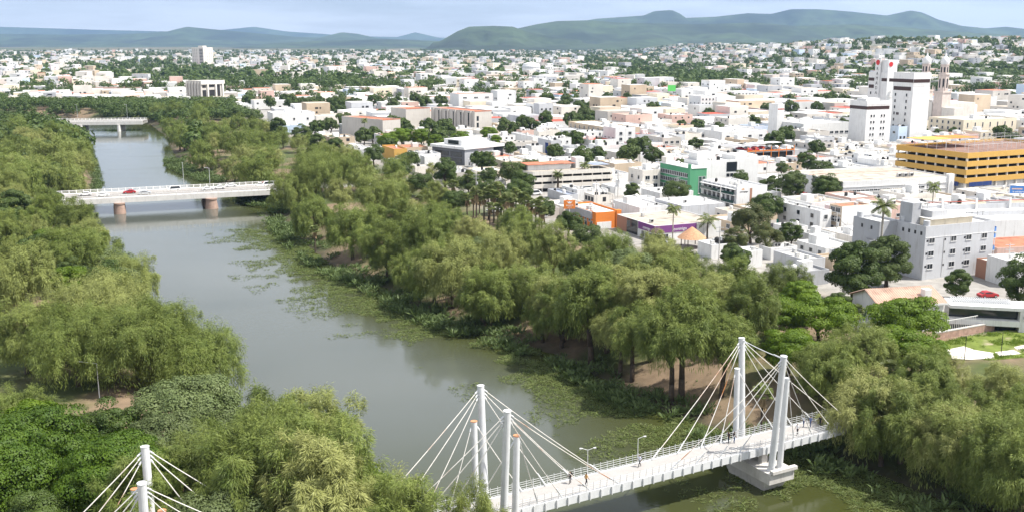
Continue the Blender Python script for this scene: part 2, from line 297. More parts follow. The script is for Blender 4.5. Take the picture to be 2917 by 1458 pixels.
for sg in (-1, 1): mb.box(S0, S1, sg * HW - (0 if sg < 0 else -.004) - (.24 if sg < 0 else 0), sg * HW + (.24 if sg > 0 else 0) - (.004 if sg < 0 else 0), -.95, .12)
mb.build('edge_beam', WHITE, fb)
rib = MB().box(-.06, .06, -.09, .09, -.98, .10).mesh('beam_rib', WHITE)
x = S0 + .8
while x < S1:
    for sg in (-1, 1): link('beam_rib', rib, fb, (x, sg * (HW + .33), 0))
    x += 1.6
MB().box(S0, S1, -1.1, 1.1, -1.25, -.24).build('soffit_girder', CONC, fb)
post = MB().tube((0, 0, -.3), (0, .12, 1.25), .035, .03, 5).mesh('rail_post', WHITE)
x = S0 + .5
while x < S1:
    link('rail_post', post, fb, (x, HW + .16, .1)); o = link('rail_post', post, fb, (x, -HW - .16, .1), math.pi); x += 1.0
for sg in (-1, 1):
    for zz, yy in ((.30, .17), (.58, .20), (.86, .23), (1.12, .26)):
        MB().tube((S0, sg * (HW + yy), zz), (S1, sg * (HW + yy), zz), .024, n=5).build('handrail', WHITE, fb)
def mast(parent, s, o, h, t, rad, rust):
    b_ = Vector((s, -o, -2.5)); top = b_ + Vector((0, -t, h)); mm = MB().tube(b_, top, rad * 1.03, rad * .97, 18).build('mast', WHITE, parent, smooth=False)
    a = (top - b_).normalized(); MB().tube(top, top + a * .07, rad * 1.04, rad * 1.04, 18).build('cap', RUSTCAP if rust else WHITE, mm)
    MB().tube(b_ - a * .25, b_ + a * .12, rad * 1.35, rad * 1.35, 16).build('base_flange', WHITE, mm); return top, a, mm
def cable(parent, p, q, rad=.055, mat=None):
    p = Vector(p); q = Vector(q); d_ = (q - p); mbc = MB(); sagp = [p + d_ * (i / 6) - Vector((0, 0, 1)) * (.012 * d_.length * 4 * (i / 6) * (1 - i / 6)) for i in range(7)]
    for i in range(6): mbc.tube(sagp[i], sagp[i + 1], rad, n=5, caps=False)
    c_ = mbc.build('stay_cable', mat or RUST, parent)
    e = q - d_.normalized() * 1.9; MB().tube(q, e, .10, .09, 6).build('anchor_sleeve', WHITE, c_); MB().tube(p, p + d_.normalized() * .5, .11, .10, 6).build('anchor_lug', WHITE, c_)
SETS = [(35.0, 1), (-6.2, 0), (-45.0, 0)]
for s0, rusty in SETS:
    for side in (1, -1):                       # 1 = near the viewer (local -y)
        sh = .25 if side == 1 else 0
        top, a, _ = mast(fb, s0 - side * 1.0, side * 4.0, 16.35 if side == 1 else 15.85, side * 1.15, .44, False)
        t2, a2, _ = mast(fb, s0 + (.75 if side == 1 else -.45), side * 3.75, 12.75 if side == 1 else 11.9, side * .41, .40, s0 < 0)
        for k, dist in enumerate((16.5, 12.3, 8.3)):
            for dr_ in (-1, 1): cable(fb, top - a * (.55 + .42 * k) + Vector((dr_ * .42, 0, 0)), (s0 + dr_ * dist, -side * (HW - .02), .15))
        for dr_ in (-1, 1): cable(fb, t2 - a2 * .7 + Vector((dr_ * .4, 0, 0)), (s0 + dr_ * 4.9, -side * (HW - .02), .15))
    if s0 > 0: cable(fb, (s0 + 1.0, 5.15 - .4, 13.1), (s0 - 1.0, -5.15 + .4, 13.5), .06, WHITE)
    # pier head: wide cap on a tapering foot
    cp = MB().box(s0 - 2.15, s0 + 2.25, -5.0, 5.0, -4.0, -2.5).build('pier_cap', CONC, fb)
    MB().box(s0 - 1.9, s0 + 2.5, -5.35, -4.7, -2.497, -2.05).build('cap_block', CONC, cp)
    ft = MB(); A_ = [(s0 - 1.9, -4.2), (s0 + 2.0, -4.2), (s0 + 2.0, 4.2), (s0 - 1.9, 4.2)]; B_ = [(s0 - 1.3, -2.6), (s0 + 1.4, -2.6), (s0 + 1.4, 2.6), (s0 - 1.3, 2.6)]
    for k in range(4): ft.quad((*B_[k], -7.5), (*B_[(k + 1) % 4], -7.5), (*A_[(k + 1) % 4], -4.003), (*A_[k], -4.003))
    ft.build('pier_foot', CONC, fb)
    for yy in (-1.3, 1.3): MB().box(s0 - .5, s0 + .5, yy - .35, yy + .35, -2.5, -1.25).build('bearing_column', CONC, fb)
def lamp(parent, name, x, y, z0, h, arm, mat, rad=.06, double=False):
    e = empty(name, (x, y, z0)) if parent is None else None; pp = e or parent
    org = (0, 0, 0) if e else (x, y, z0); o0 = Vector(org)
    MB().tube(o0, o0 + Vector((0, 0, h)), rad, rad * .7, 7).build('pole', mat, pp)
    for sg in ((1, -1) if double else (1,)):
        a_ = Vector(arm) * sg; e1 = o0 + Vector((0, 0, h)) + a_ + Vector((0, 0, .25)); MB().tube(o0 + Vector((0, 0, h)), e1, rad * .6, n=5).build('arm', mat, pp)
        hd = MB(); q = e1 + a_.normalized() * .35; hd.tube(e1, q, .09, .12, 6); hd.build('lamp_head', mat, pp)
    return e
for k, (s_, yy) in enumerate(((16.0, 1.75), (-19.5, 1.75), (8.2, 1.75))):
    p = bc + bd * s_ - bn * yy; l = lamp(None, 'footbridge_lamp', p.x, p.y, 0, 3.6, (.7, .1, 0), WHITE, .05, double=(k != 0))
    tag(l, ['white single lamp on the footbridge deck left of the far masts', 'white double-headed lamp on the footbridge near the lower willow', 'white double-headed lamp on the footbridge between its two river towers'][k], 'lamp', 'footbridge lamps')

# ------------------------------------------------------------------ road bridges
RAILW = pmat('white_railing', (.74, .73, .71), .7, .08, .8)
def road_bridge(name, label, A, B, width, piers, thick=1.7, railn=5.0, stone=STONE, zt=0.0):
    A = Vector(A); B = Vector(B); d_ = (B - A); L = d_.length; rz = math.atan2(d_.y, d_.x); e = empty(name, (A.x, A.y, zt), rz); tag(e, label, 'bridge')
    MB().box(0, L, .4, width - .4, -.35, 0).build('roadway', ASPH, e)
    for y0, nm in ((0, 'near'), (width - 2.0, 'far')): MB().box(0, L, y0 + .05, y0 + 1.95, -.349, .16).build('walkway', PALECONC, e)
    mk_ = MB()
    x = 1.0
    while x < L - 3:
        MB().box(x, x + 2.2, width / 2 - .07, width / 2 + .07, .004, .008).build('lane_mark', RAILW, e); x += 6
    MB().box(0, L, width / 2 + 1.2, width / 2 + 1.6, .004, .5).build('median_barrier', PALECONC, e)
    MB().box(0, L, -.35, .4, -thick, .06).build('edge_girder', PALECONC, e); MB().box(0, L, width - .4, width + .35, -thick, .06).build('edge_girder', PALECONC, e)
    for k in range(1, 5): MB().box(0, L, k * width / 5 - .3, k * width / 5 + .3, -thick + .1, -.352).build('girder', CONC, e)
    for y0 in (-.1, width + .1):
        MB().box(0, L, y0 - .1, y0 + .1, .95, 1.12).build('top_rail', RAILW, e); MB().box(0, L, y0 - .06, y0 + .06, .5, .62).build('mid_rail', RAILW, e)
        pm = MB().box(-.14, .14, -.13, .13, .061, 1.2).mesh('rail_post', RAILW); x = .3
        while x < L: link('rail_post', pm, e, (x, y0, 0)); x += 2.4
    for (px_, hw) in piers:
        p = MB(); n = 14
        def ring(f, z): return [(px_ + hw * f * math.cos(t), .2 + hw * f * math.sin(t) - hw * .1, z) for t in [math.pi + math.pi * k / n for k in range(n + 1)]] + [(px_ + hw * f, width - .5, z), (px_ - hw * f, width - .5, z)]
        zs = [(1.35, -8.5 - zt), (1.22, -5.5 - zt), (1.0, -2.6), (.98, -2.25), (1.12, -2.2), (1.12, -thick - .003)]
        rings = [ring(f, z) for f, z in zs]; m_ = len(rings[0]); i0 = 0
        for r_ in rings: p.v += r_
        for j in range(len(rings) - 1):
            for k in range(m_): p.f.append((j * m_ + k, j * m_ + (k + 1) % m_, (j + 1) * m_ + (k + 1) % m_, (j + 1) * m_ + k)); p.m.append(0)
        p.f.append(tuple(range((len(rings) - 1) * m_, len(rings) * m_))); p.m.append(0); p.build('pier', stone, e)
    return e, d_.normalized(), rz
A1 = Vector((-172, 341.6, 0)); B1 = Vector((-52, 388.4, 0)); D1 = (B1 - A1).normalized()
rb1, d1, rz1 = road_bridge('road_bridge', 'concrete road bridge with stone piers carrying cars across the river', A1, B1, 17.5, [((Vector((-133, 341, 0)) - A1).dot(D1), 1.7), ((Vector((-104.5, 354, 0)) - A1).dot(D1), 1.9)])
rb2, d2, rz2 = road_bridge('road_bridge', 'far concrete road bridge with slim piers beyond the low road bridge', (-372, 670, 0), (-249, 690, 0), 17.0, [(85, 1.0), (109, 1.0), (60, 1.0)], 2.2, stone=PALECONC, zt=1.2)
n1_ = Vector((-d1.y, d1.x, 0))
GALV = pmat('galvanised', (.55, .56, .57), .5, .06, 2)
for k, (p, off) in enumerate((((-124.81,384.48,0.20), 0), ((-110.69,370.44,0.20), 0))):
    l = lamp(None, 'street_lamp', p[0], p[1], .1, 8.5, (-1.3, -.3, 0) if k else (-.5, 1.2, 0), GALV, .1)
    tag(l, ['grey street lamp on the far side of the road bridge', 'grey street lamp with a bent arm above the bridge pier'][k], 'lamp', 'road bridge lamps')
for k, p in enumerate(((-305.95,721.77,1.30), (-270.91,721.77,1.30))):
    l = lamp(None, 'street_lamp', p[0], p[1], 1.2, 9.0, (-1.3, -.2, 0), GALV, .1); tag(l, ['street lamp on the far bridge, its park end', 'street lamp on the far bridge, above its right pier'][k], 'lamp', 'far bridge lamps')

# ------------------------------------------------------------------ cars
GLS = glassmat('car_glass', (.015, .018, .022), .05); TYRE = pmat('tyre', (.02, .02, .02), .8, .1, 5); RIM = pmat('wheel_rim', (.5, .5, .52), .35, .05, 5, metal=.6); LAMPW = pmat('lamp_lens', (.75, .74, .7), .2, .03, 5); LAMPR = pmat('tail_lens', (.35, .02, .02), .3, .03, 5)
def carmat(nm, c): return pmat('paint_' + nm, c, .25, .02, 1, spec=.5)
def car_meshes(kind):
    # side profile of the body (x forward, z), lofted across with tumblehome
    if kind == 'van': prof = [(-2.3, .35), (-2.35, .95), (-2.25, 1.85), (-1.9, 1.95), (.9, 1.93), (1.35, 1.75), (1.9, 1.12), (2.35, .98), (2.4, .4)]
    elif kind == 'pickup': prof = [(-2.6, .45), (-2.62, 1.05), (-.75, 1.08), (-.7, 1.75), (.35, 1.76), (.95, 1.15), (2.4, 1.02), (2.5, .45)]
    else: prof = [(-2.15, .32), (-2.2, .82), (-1.65, .98), (-1.0, 1.42), (.1, 1.45), (.95, 1.02), (1.95, .86), (2.15, .62), (2.15, .32)]
    hw = .86; b_ = MB(); ring = []
    for sy in (-1, 1):
        for x, z in prof: ring.append((x, sy * (hw - max(0, z - .95) * .30), z))
    n = len(prof); b_.v = ring
    for k in range(n - 1): b_.f.append((k, k + 1, n + k + 1, n + k)); b_.m.append(0)
    b_.f.append(tuple(range(n))[::-1]); b_.f.append(tuple(range(n, 2 * n))); b_.m += [0, 0]; b_.f.append((0, n, 2 * n - 1, n - 1)); b_.m.append(0)
    g_ = MB(); top = max(z for _, z in prof)
    xs = {'van': (-2.1, 1.2), 'pickup': (-.6, .5), 'car': (-1.2, .55)}[kind]; zl, zh = (1.05, top - .14)
    for sy in (-1, 1):
        y0 = sy * (hw - max(0, zl - .95) * .30 + .012); y1 = sy * (hw - max(0, zh - .95) * .30 + .012); xa, xb = xs
        g_.quad((xa - .12, y0, zl), (xb + .25, y0, zl), (xb - .18, y1, zh), (xa + .16, y1, zh))
    # windscreen and rear window lie just proud of the sloping panels
    segs = [k for k in range(n - 1) if abs(prof[k + 1][1] - prof[k][1]) > .25 and max(prof[k][1], prof[k + 1][1]) > 1.3]
    for k in segs:
        (xa, za), (xb, zb) = prof[k], prof[k + 1]
        if za > zb: (xa, za), (xb, zb) = (xb, zb), (xa, za)
        za2 = max(za, 1.0); f = (za2 - za) / (zb - za + 1e-9); xa2 = xa + (xb - xa) * f; ox = .012 if xa > 0 else -.012
        wy = hw - .16; g_.quad((xa2 + ox, -wy, za2 + .03), (xa2 + ox, wy, za2 + .03), (xb + ox, wy - .1, zb - .06), (xb + ox, -wy + .1, zb - .06))
    wh = MB().tube((0, -.1, 0), (0, .1, 0), .32, n=14).mesh('tyre', TYRE); ri = MB().tube((0, -.11, 0), (0, .11, 0), .19, n=10).mesh('rim', RIM)
    li = MB().box(-.05, .05, -.17, .17, -.08, .08)
    return b_, g_.mesh('window_glass', GLS), wh, ri, li.mesh('headlight', LAMPW), li.mesh('tail_light', LAMPR), prof
CARM = {k: car_meshes(k) for k in ('car', 'van', 'pickup')}
def car(kind, p, rz, colour, label, group=None, cat='car'):
    b_, gl, wh, ri, hl, tl, prof = CARM[kind]; e = empty({'car': 'car', 'van': 'van', 'pickup': 'pickup_truck'}[kind], p, rz)
    b_.build('body', carmat(*colour), e); link('window_glass', gl, e)
    for x in (-1.32, 1.32):
        for y in (-.8, .8): w_ = link('wheel', wh, e, (x, y, .32)); link('rim', ri, w_)
    for y in (-.6, .6): link('headlight', hl, e, (prof[-1][0] - .02, y, .62)); link('tail_light', tl, e, (prof[1][0] + .02, y, .75))
    tag(e, label, cat, group); return e
W_ = ('white', (.78, .78, .77)); RD = ('red', (.42, .025, .03)); SV = ('silver', (.45, .46, .47)); DK = ('dark', (.03, .032, .036))
BC_ = [('car', 100, 508, W_, 'white car nearest the park end of the road bridge'), ('car', 318, 515, W_, 'white saloon ahead of the red car on the road bridge'), ('car', 640, 480, RD, 'red car on the left half of the road bridge'), ('car', 830, 490, SV, 'silver car behind the red car on the road bridge'), ('van', 1185, 450, W_, 'white van on the road bridge before the lamps'), ('car', 1600, 440, W_, 'white car above the bridge pier, left of a pair'), ('car', 1735, 425, W_, 'white car above the bridge pier, right of a pair'), ('car', 1860, 380, W_, 'white car alone in the far lane of the road bridge'), ('car', 2250, 352, RD, 'dark red car where the bridge meets the city bank'), ('car', 2310, 322, DK, 'black car next to the dark red car at the bridge end'), ('car', 2225, 395, W_, 'white car in the near lane at the city end of the bridge'), ('van', 2330, 392, W_, 'last white van at the city end of the road bridge')]
for i, (kd, cx_, cy_, cl, lb) in enumerate(BC_):
    p = [(-152.30,360.06,0.00),(-145.40,358.69,0.00),(-138.59,365.64,0.00),(-132.25,363.63,0.00),(-124.45,371.81,0.00),(-112.56,373.92,-0.00),(-109.38,377.11,0.00),(-108.25,387.03,0.00),(-97.59,393.47,0.00),(-97.37,400.59,0.00),(-96.01,383.67,-0.00),(-92.90,384.34,-0.00)][i]
    q = Vector(p) - A1; t_, s_ = q.dot(d1), min(max(q.dot(n1_), 3.2), 14.0); pp = A1 + d1 * t_ + n1_ * s_
    car(kd, (pp.x, pp.y, .01), rz1 + (math.pi if s_ > 9 else 0), cl, lb, 'cars on the road bridge')

# ------------------------------------------------------------------ people on the footbridge
def person(p, rz, cols, stride, label, hold=None, arms=.15):
    """one skinned body; materials by height: shoes/legs, shirt, skin, hair"""
    me = bpy.data.meshes.new('person'); bm = bmesh.new(); sk = bm.verts.layers.skin.verify(); V = {}
    def v(n, x, y, z, r_):
        q = bm.verts.new((x, y, z)); q[sk].radius = (r_, r_ * (.8 if n in ('chest', 'pelvis', 'waist') else 1)); V[n] = q
    s_ = stride
    v('pelvis', 0, 0, .93, .135); v('waist', 0, 0, 1.08, .125); v('chest', .02, 0, 1.32, .15); v('neck', .03, 0, 1.49, .055); v('head', .05, 0, 1.60, .085); v('crown', .04, 0, 1.70, .075)
    for sd_, nm in ((1, 'l'), (-1, 'r')):
        k = s_ * sd_; v('hip' + nm, 0, .09 * sd_, .88, .095); v('knee' + nm, .16 * k + .04, .10 * sd_, .48, .065); v('ank' + nm, .27 * k - .03, .10 * sd_, .09, .045); v('toe' + nm, .27 * k + .15, .11 * sd_, .045, .04)
        v('sho' + nm, .02, .19 * sd_, 1.41, .062); v('elb' + nm, -.12 * k, .25 * sd_, 1.13, .045); v('wri' + nm, -.14 * k + arms, .25 * sd_, .90, .034); v('han' + nm, -.14 * k + arms + .03, .25 * sd_, .80, .036)
    E_ = [('pelvis', 'waist'), ('waist', 'chest'), ('chest', 'neck'), ('neck', 'head'), ('head', 'crown')]
    for nm in 'lr': E_ += [('pelvis', 'hip' + nm), ('hip' + nm, 'knee' + nm), ('knee' + nm, 'ank' + nm), ('ank' + nm, 'toe' + nm), ('chest', 'sho' + nm), ('sho' + nm, 'elb' + nm), ('elb' + nm, 'wri' + nm), ('wri' + nm, 'han' + nm)]
    for a, b_ in E_: bm.edges.new((V[a], V[b_]))
    V['pelvis'][sk].use_root = True; bm.to_mesh(me); bm.free(); tmp = bpy.data.objects.new('tmp', me); COL.objects.link(tmp); tmp.modifiers.new('s', 'SKIN'); ss = tmp.modifiers.new('u', 'SUBSURF'); ss.levels = 1; ss.render_levels = 1
    bpy.context.view_layer.update(); ev = tmp.evaluated_get(bpy.context.evaluated_depsgraph_get()); m2 = bpy.data.meshes.new_from_object(ev); COL.objects.unlink(tmp); bpy.data.objects.remove(tmp); m2.name = 'person'
    m2.materials.clear()
    for nm, c_ in zip(('skin', 'shirt', 'trousers', 'shoes', 'hair'), ((.32, .19, .12), cols[0], cols[1], (.05, .045, .04), (.015, .012, .01))): m2.materials.append(pmat('cloth_%s_%s' % (nm, '_'.join('%d' % (255 * q) for q in c_)), c_, .85, .08, 6))
    for f in m2.polygons:
        c_ = f.center; z = c_.z; f.use_smooth = True
        f.material_index = 3 if z < .10 else 2 if z < .98 and abs(c_.y) < .21 else (1 if z < 1.46 and not (abs(c_.y) > .2 and z < 1.16) else (4 if z > 1.66 or (z > 1.56 and c_.x < .02) else 0))
    o = link('person', m2, None, p, rz); tag(o, label, 'person', 'people on the footbridge')
    return o
def at(s_, o_): q = bc + bd * s_ + bn * o_; return (q.x, q.y, 0.002)
def bag(p, rz, col, label, nm='backpack'):
    m_ = MB().box(-.30, -.13, -.15, .15, 1.02, 1.44); bmx = m_.mesh('bag', pmat('bag_%d' % int(col[0] * 255), col, .8, .05, 5)); o = link(nm, bmx, None, p, rz); bv = o.modifiers.new('b', 'BEVEL'); bv.width = .06; bv.segments = 3; tag(o, label, 'bag', 'backpacks on the footbridge'); return o
PPL = [(15.8, -1.0, BZ + math.pi, ((.62, .64, .72), (.02, .02, .025)), 1.0, 'person in a pale shirt and dark trousers walking mid-bridge with a backpack'),
 (5.2, -1.1, BZ + math.pi, ((.035, .035, .04), (.05, .045, .05)), .6, 'person in black bending by the railing near a light bicycle', ),
 (6.6, .4, BZ, ((.55, .33, .13), (.03, .03, .04)), .9, 'person in an ochre top and dark shorts running along the footbridge'),
 (31.9, -1.2, BZ, ((.03, .03, .035), (.07, .11, .22)), .3, 'person in a black top and blue jeans at the railing by the far masts'),
 (41.6, .9, BZ + math.pi, ((.72, .72, .74), (.03, .03, .035)), .7, 'person in a white shirt and black shorts past the far masts'),
 (44.6, -.9, BZ + math.pi, ((.60, .62, .68), (.05, .08, .17)), .5, 'person in a pale blue shirt in the group at the city end'),
 (45.3, -.3, BZ + math.pi, ((.12, .16, .30), (.06, .09, .18)), .6, 'person in a navy top in the group at the city end'),
 (46.6, .3, BZ + math.pi, ((.03, .03, .03), (.025, .025, .03)), .8, 'person all in black walking last at the city end'),
 (31.2, -1.5, BZ + math.pi, ((.05, .04, .04), (.04, .05, .07)), .2, 'person in dark clothes standing close beside the one in jeans')]
for s_, o_, rz, cl, st, lb in PPL: person(at(s_, o_), rz, cl, st, lb)
bag(at(15.8, -1.0), BZ + math.pi, (.02, .02, .022), 'black backpack worn by the person walking mid-bridge'); bag(at(5.2, -1.1), BZ + math.pi, (.04, .03, .03), 'dark backpack worn by the person bending at the railing')

# ------------------------------------------------------------------ trees
LEAF = {
 'willow': leafmat('leaf_willow', (.115, .170, .029), (.275, .328, .078), .30, .24, (.295, .295, .112)),
 'broad': leafmat('leaf_broad', (.048, .086, .015), (.095, .142, .022), .28, .22, (.07, .095, .026)),
 'bright': leafmat('leaf_bright', (.085, .155, .009), (.175, .26, .014), .38, .14),
 'deep': leafmat('leaf_deep', (.042, .095, .007), (.115, .19, .012), .34, .12),
 'grey': leafmat('leaf_grey', (.105, .145, .048), (.165, .205, .075), .3, .14),
 'mango': leafmat('leaf_mango', (.05, .075, .018), (.12, .125, .035), .25, .2),
 'palm': leafmat('leaf_palm', (.12, .155, .04), (.19, .22, .075), .25, .2),
 'weed': leafmat('leaf_weed', (.105, .150, .034), (.165, .195, .062), .3, .1),
 'shrub': leafmat('leaf_shrub', (.075, .115, .030), (.12, .165, .055), .3, .2),
}
DEAD = pmat('dead_fronds', (.30, .215, .12), .9, .3, 2)
BARK = pmat('bark', (.085, .065, .048), .95, .35, 2.5, bump=.6, bscale=6)
PALMBARK = pmat('palm_bark', (.36, .33, .29), .9, .25, 3)
def unit(v): return v / np.maximum(np.linalg.norm(v, axis=-1, keepdims=True), 1e-9)
def leaves(pos, axis, out, L, Wd, r):
    """rhombic leaf sprays: pos (n,3) base, axis (n,3), out (n,3) rough normal"""
    n = len(pos); side = unit(np.cross(axis, out + .28 * r.normal(size=(n, 3)))); L = L[:, None]; Wd = Wd[:, None]
    nrm = np.cross(side, axis); V = np.empty((n, 4, 3)); V[:, 0] = pos; V[:, 1] = pos + axis * L * .5 + side * Wd * .5 + nrm * L * .06; V[:, 2] = pos + axis * L; V[:, 3] = pos + axis * L * .5 - side * Wd * .5 + nrm * L * .06
    return V.reshape(-1, 3), np.arange(n * 4).reshape(n, 4)
def clumps_for(r, n, Rx, Rz, zc, low=-.35, inner=.55):
    d = unit(r.normal(size=(n * 3, 3))); d = d[d[:, 2] > low][:n]; k = inner + (1 - inner) * r.random(len(d)) ** .6
    c = d * np.stack([Rx * k, Rx * k, Rz * k], 1); c[:, 2] += zc; return c, d
def crown_willow(seed, Rx=5.6, Rz=5.0, zc=6.6, n=46, per=104, fine=1.0, droop=1.0, sprays=7, low=-.55):
    r = np.random.default_rng(seed); C, D_ = clumps_for(r, n, Rx * .86, Rz * .86, zc, low, .30); Vs = []; Fs = []; off = 0
    ph = r.uniform(0, 6.28, 3); az = np.arctan2(D_[:, 1], D_[:, 0]); C[:, :2] *= (1 + .20 * np.sin(2 * az + ph[0]) + .14 * np.sin(3 * az + ph[1]))[:, None]
    for c, dd in zip(C, D_):
        rad = Rx * r.uniform(.17, .33)
        S_ = unit(r.normal(size=(sprays, 3)) + dd * .9 + [0, 0, .45]); sc = c + S_ * rad * r.uniform(.55, 1.1, (sprays, 1))
        for s_, q0 in zip(sc, S_):
            q = unit(r.normal(size=(per, 3)) * .75 + q0 * .7); p = s_ + q * r.uniform(.05, .42, (per, 1)) * rad * .9 + np.array([0, 0, -1]) * (r.random((per, 1)) ** 2) * rad * .8 * droop
            up_ = np.clip(.55 * q0[2] + .45 * dd[2], 0, 1); hz_ = q * [1, 1, .25]; ax = unit(hz_ * .9 + np.array([0, 0, -.9 * droop * (1 - .85 * up_)]) + r.normal(size=(per, 3)) * .28)
            V, F_ = leaves(p, ax, q0 * .9 + dd * .5 + [0, 0, .35], r.uniform(.24, .70, per) * fine, r.uniform(.040, .085, per) * fine, r); Vs.append(V); Fs.append(F_ + off); off += len(V)
        if dd[2] < .35:
            k = per * 2; a = r.uniform(0, 6.28, k); p = c + np.stack([np.cos(a) * rad * .9, np.sin(a) * rad * .9, -r.uniform(.1, 2.4, k) * rad * .8], 1)
            ax = unit(np.stack([np.cos(a) * .15, np.sin(a) * .15, -np.ones(k)], 1) + r.normal(size=(k, 3)) * .2); o = np.stack([np.cos(a), np.sin(a), np.zeros(k)], 1)
            V, F_ = leaves(p, ax, o, r.uniform(.35, .85, k) * fine, r.uniform(.040, .085, k) * fine, r); Vs.append(V); Fs.append(F_ + off); off += len(V)
    return np.concatenate(Vs), np.concatenate(Fs), C
def crown_broad(seed, Rx=4.6, Rz=4.0, zc=6.0, n=40, per=260, flat=.6, leaf=.42, low=-.3):
    r = np.random.default_rng(seed); C, D_ = clumps_for(r, n, Rx * .78, Rz * .78, zc, low, .45); Vs = []; Fs = []; off = 0
    for c, dd in zip(C, D_):
        rad = Rx * .29 * r.uniform(.7, 1.3); q = unit(r.normal(size=(per, 3)) + dd * .6 + [0, 0, .5]); p = c + q * np.array([rad, rad, rad * flat]) * (r.uniform(.5, 1.0, (per, 1)) ** .5)
        ax = unit(np.cross(q, r.normal(size=(per, 3))) + [0, 0, -.25]); l = r.uniform(.6, 1.3, per) * leaf
        V, F_ = leaves(p, ax, q + [0, 0, .5], l, l * r.uniform(.55, .85, per), r); Vs.append(V); Fs.append(F_ + off); off += len(V)
    return np.concatenate(Vs), np.concatenate(Fs), C
def trunk_mesh(name, C, seed, r0=.32, h0=2.6, lean=.5, nb=9):
    r = np.random.default_rng(seed); mb = MB(); top = np.array([r.normal() * lean, r.normal() * lean, h0]); mid = top * [.35, .35, .55]
    mb.tube((0, 0, -.5), mid, r0 * 1.25, r0, 7); mb.tube(mid, top, r0, r0 * .85, 7)
    for c in C[r.permutation(len(C))[:nb]]:
        e = top + (c - top) * .9; m_ = top + (e - top) * .5 + np.array([0, 0, .5]) + r.normal(size=3) * .3
        mb.tube(top, m_, r0 * .5, r0 * .3, 5, caps=False); mb.tube(m_, e, r0 * .3, r0 * .08, 5, caps=False)
    return mb.mesh(name, BARK, smooth=True)
PROTO = {}
def proto(kind, crowns):
    out = []
    for i, (V, F_, C, mat, kw) in enumerate(crowns): out.append((npmesh('crown', V, F_, mat), trunk_mesh('trunk', C, 50 + i, **kw)))
    PROTO[kind] = out
proto('willow', [(*crown_willow(s, Rx, Rz, zc, n_), LEAF['willow'], dict(r0=.34, h0=2.6)) for s, Rx, Rz, zc, n_ in ((1, 5.6, 4.8, 6.8, 46), (2, 5.0, 5.4, 7.2, 46), (3, 6.0, 4.6, 6.4, 50), (4, 4.6, 4.6, 6.4, 40), (5, 5.4, 5.2, 7.0, 48), (6, 5.8, 4.4, 6.2, 44))])
proto('willowbig', [(*crown_willow(9, 9.0, 7.4, 9.2, 100, 84, 1.1), LEAF['willow'], dict(r0=.5, h0=3.6, nb=14))])
proto('willowhigh', [(*crown_willow(s, 5.2, 4.2, 8.6, 44, low=-.12), LEAF['willow'], dict(r0=.36, h0=4.6)) for s in (7, 8)])
proto('willowfar', [(*crown_willow(s, 5.6, 5.2, 6.8, 34, 34, 1.9, 1.0, 5), LEAF['willow'], dict(r0=.34, h0=2.6)) for s in (11, 12, 13, 14)])
proto('broad', [(*crown_broad(s, Rx, Rz, zc, 50, 320, .7, .30, -.75), LEAF['broad'], dict(r0=.3, h0=2.4)) for s, Rx, Rz, zc in ((21, 4.6, 3.8, 5.4), (22, 4.0, 4.2, 5.8), (23, 5.0, 3.6, 5.2), (24, 4.2, 3.4, 5.0))])
proto('bright', [(*crown_broad(s, Rx, Rz, zc, 74, 300, .40, .30, -.6), LEAF['bright'], dict(r0=.3, h0=2.2)) for s, Rx, Rz, zc in ((31, 5.0, 4.4, 5.2), (32, 4.4, 4.6, 5.4), (33, 6.2, 4.0, 5.0))])
proto('deep', [(*crown_broad(s, Rx, Rz, zc, 120, 420, .36, .30, -.6), LEAF['deep'], dict(r0=.5, h0=3.2, nb=14)) for s, Rx, Rz, zc in ((35, 8.6, 6.4, 7.4), (36, 7.4, 6.0, 7.0))])
proto('grey', [(*crown_broad(s, 5.6, 3.4, 5.2, 60, 380, .6, .24), LEAF['grey'], dict(r0=.3, h0=2.2)) for s in (41, 42)])
proto('mango', [(*crown_broad(s, Rx, Rz, zc, 48, 420, .8, .28, -.6), LEAF['mango'], dict(r0=.34, h0=2.0)) for s, Rx, Rz, zc in ((51, 4.6, 4.8, 5.6), (52, 5.0, 4.4, 5.4))])
proto('dark', [(*crown_broad(s, Rx, Rz, zc, 64, 380, .6, .28, -.95), LEAF['broad'], dict(r0=.32, h0=1.6)) for s, Rx, Rz, zc in ((61, 4.4, 5.4, 5.4), (62, 4.0, 4.6, 4.7))])
proto('small', [(*crown_broad(s, 3.6, 3.0, 4.0, 26, 110, .8, .62, -.8), LEAF['broad'], dict(r0=.25, h0=1.8, nb=5)) for s in (71, 72, 73, 74)])
ORD = lambda k: '%d%s' % (k, 'th' if 10 <= k % 100 <= 20 else {1: 'st', 2: 'nd', 3: 'rd'}.get(k % 10, 'th'))
TREES = []          # (x, y, radius) of everything planted, for keeping houses clear
def settle(x, y):
    for _ in range(30):
        a = distline(np.array([x]), np.array([y]), RL)[0]; b_ = distline(np.array([x]), np.array([y]), RR)[0]; w_ = inpoly(np.array([x]), np.array([y]), RIVER)[0]
        if not w_ and min(a, b_) > 2.5: break
        x, y = (x + 1.0, y + .6) if b_ < a else (x - 1.0, y - .5)
    v_ = Vector((x, y, 0)) - A1; t_ = v_.dot(n1_)
    if -7 < t_ < 25 and v_.dot(d1) < 112: q = Vector((x, y, 0)) + n1_ * (27 - t_); x, y = q.x, q.y
    return x, y
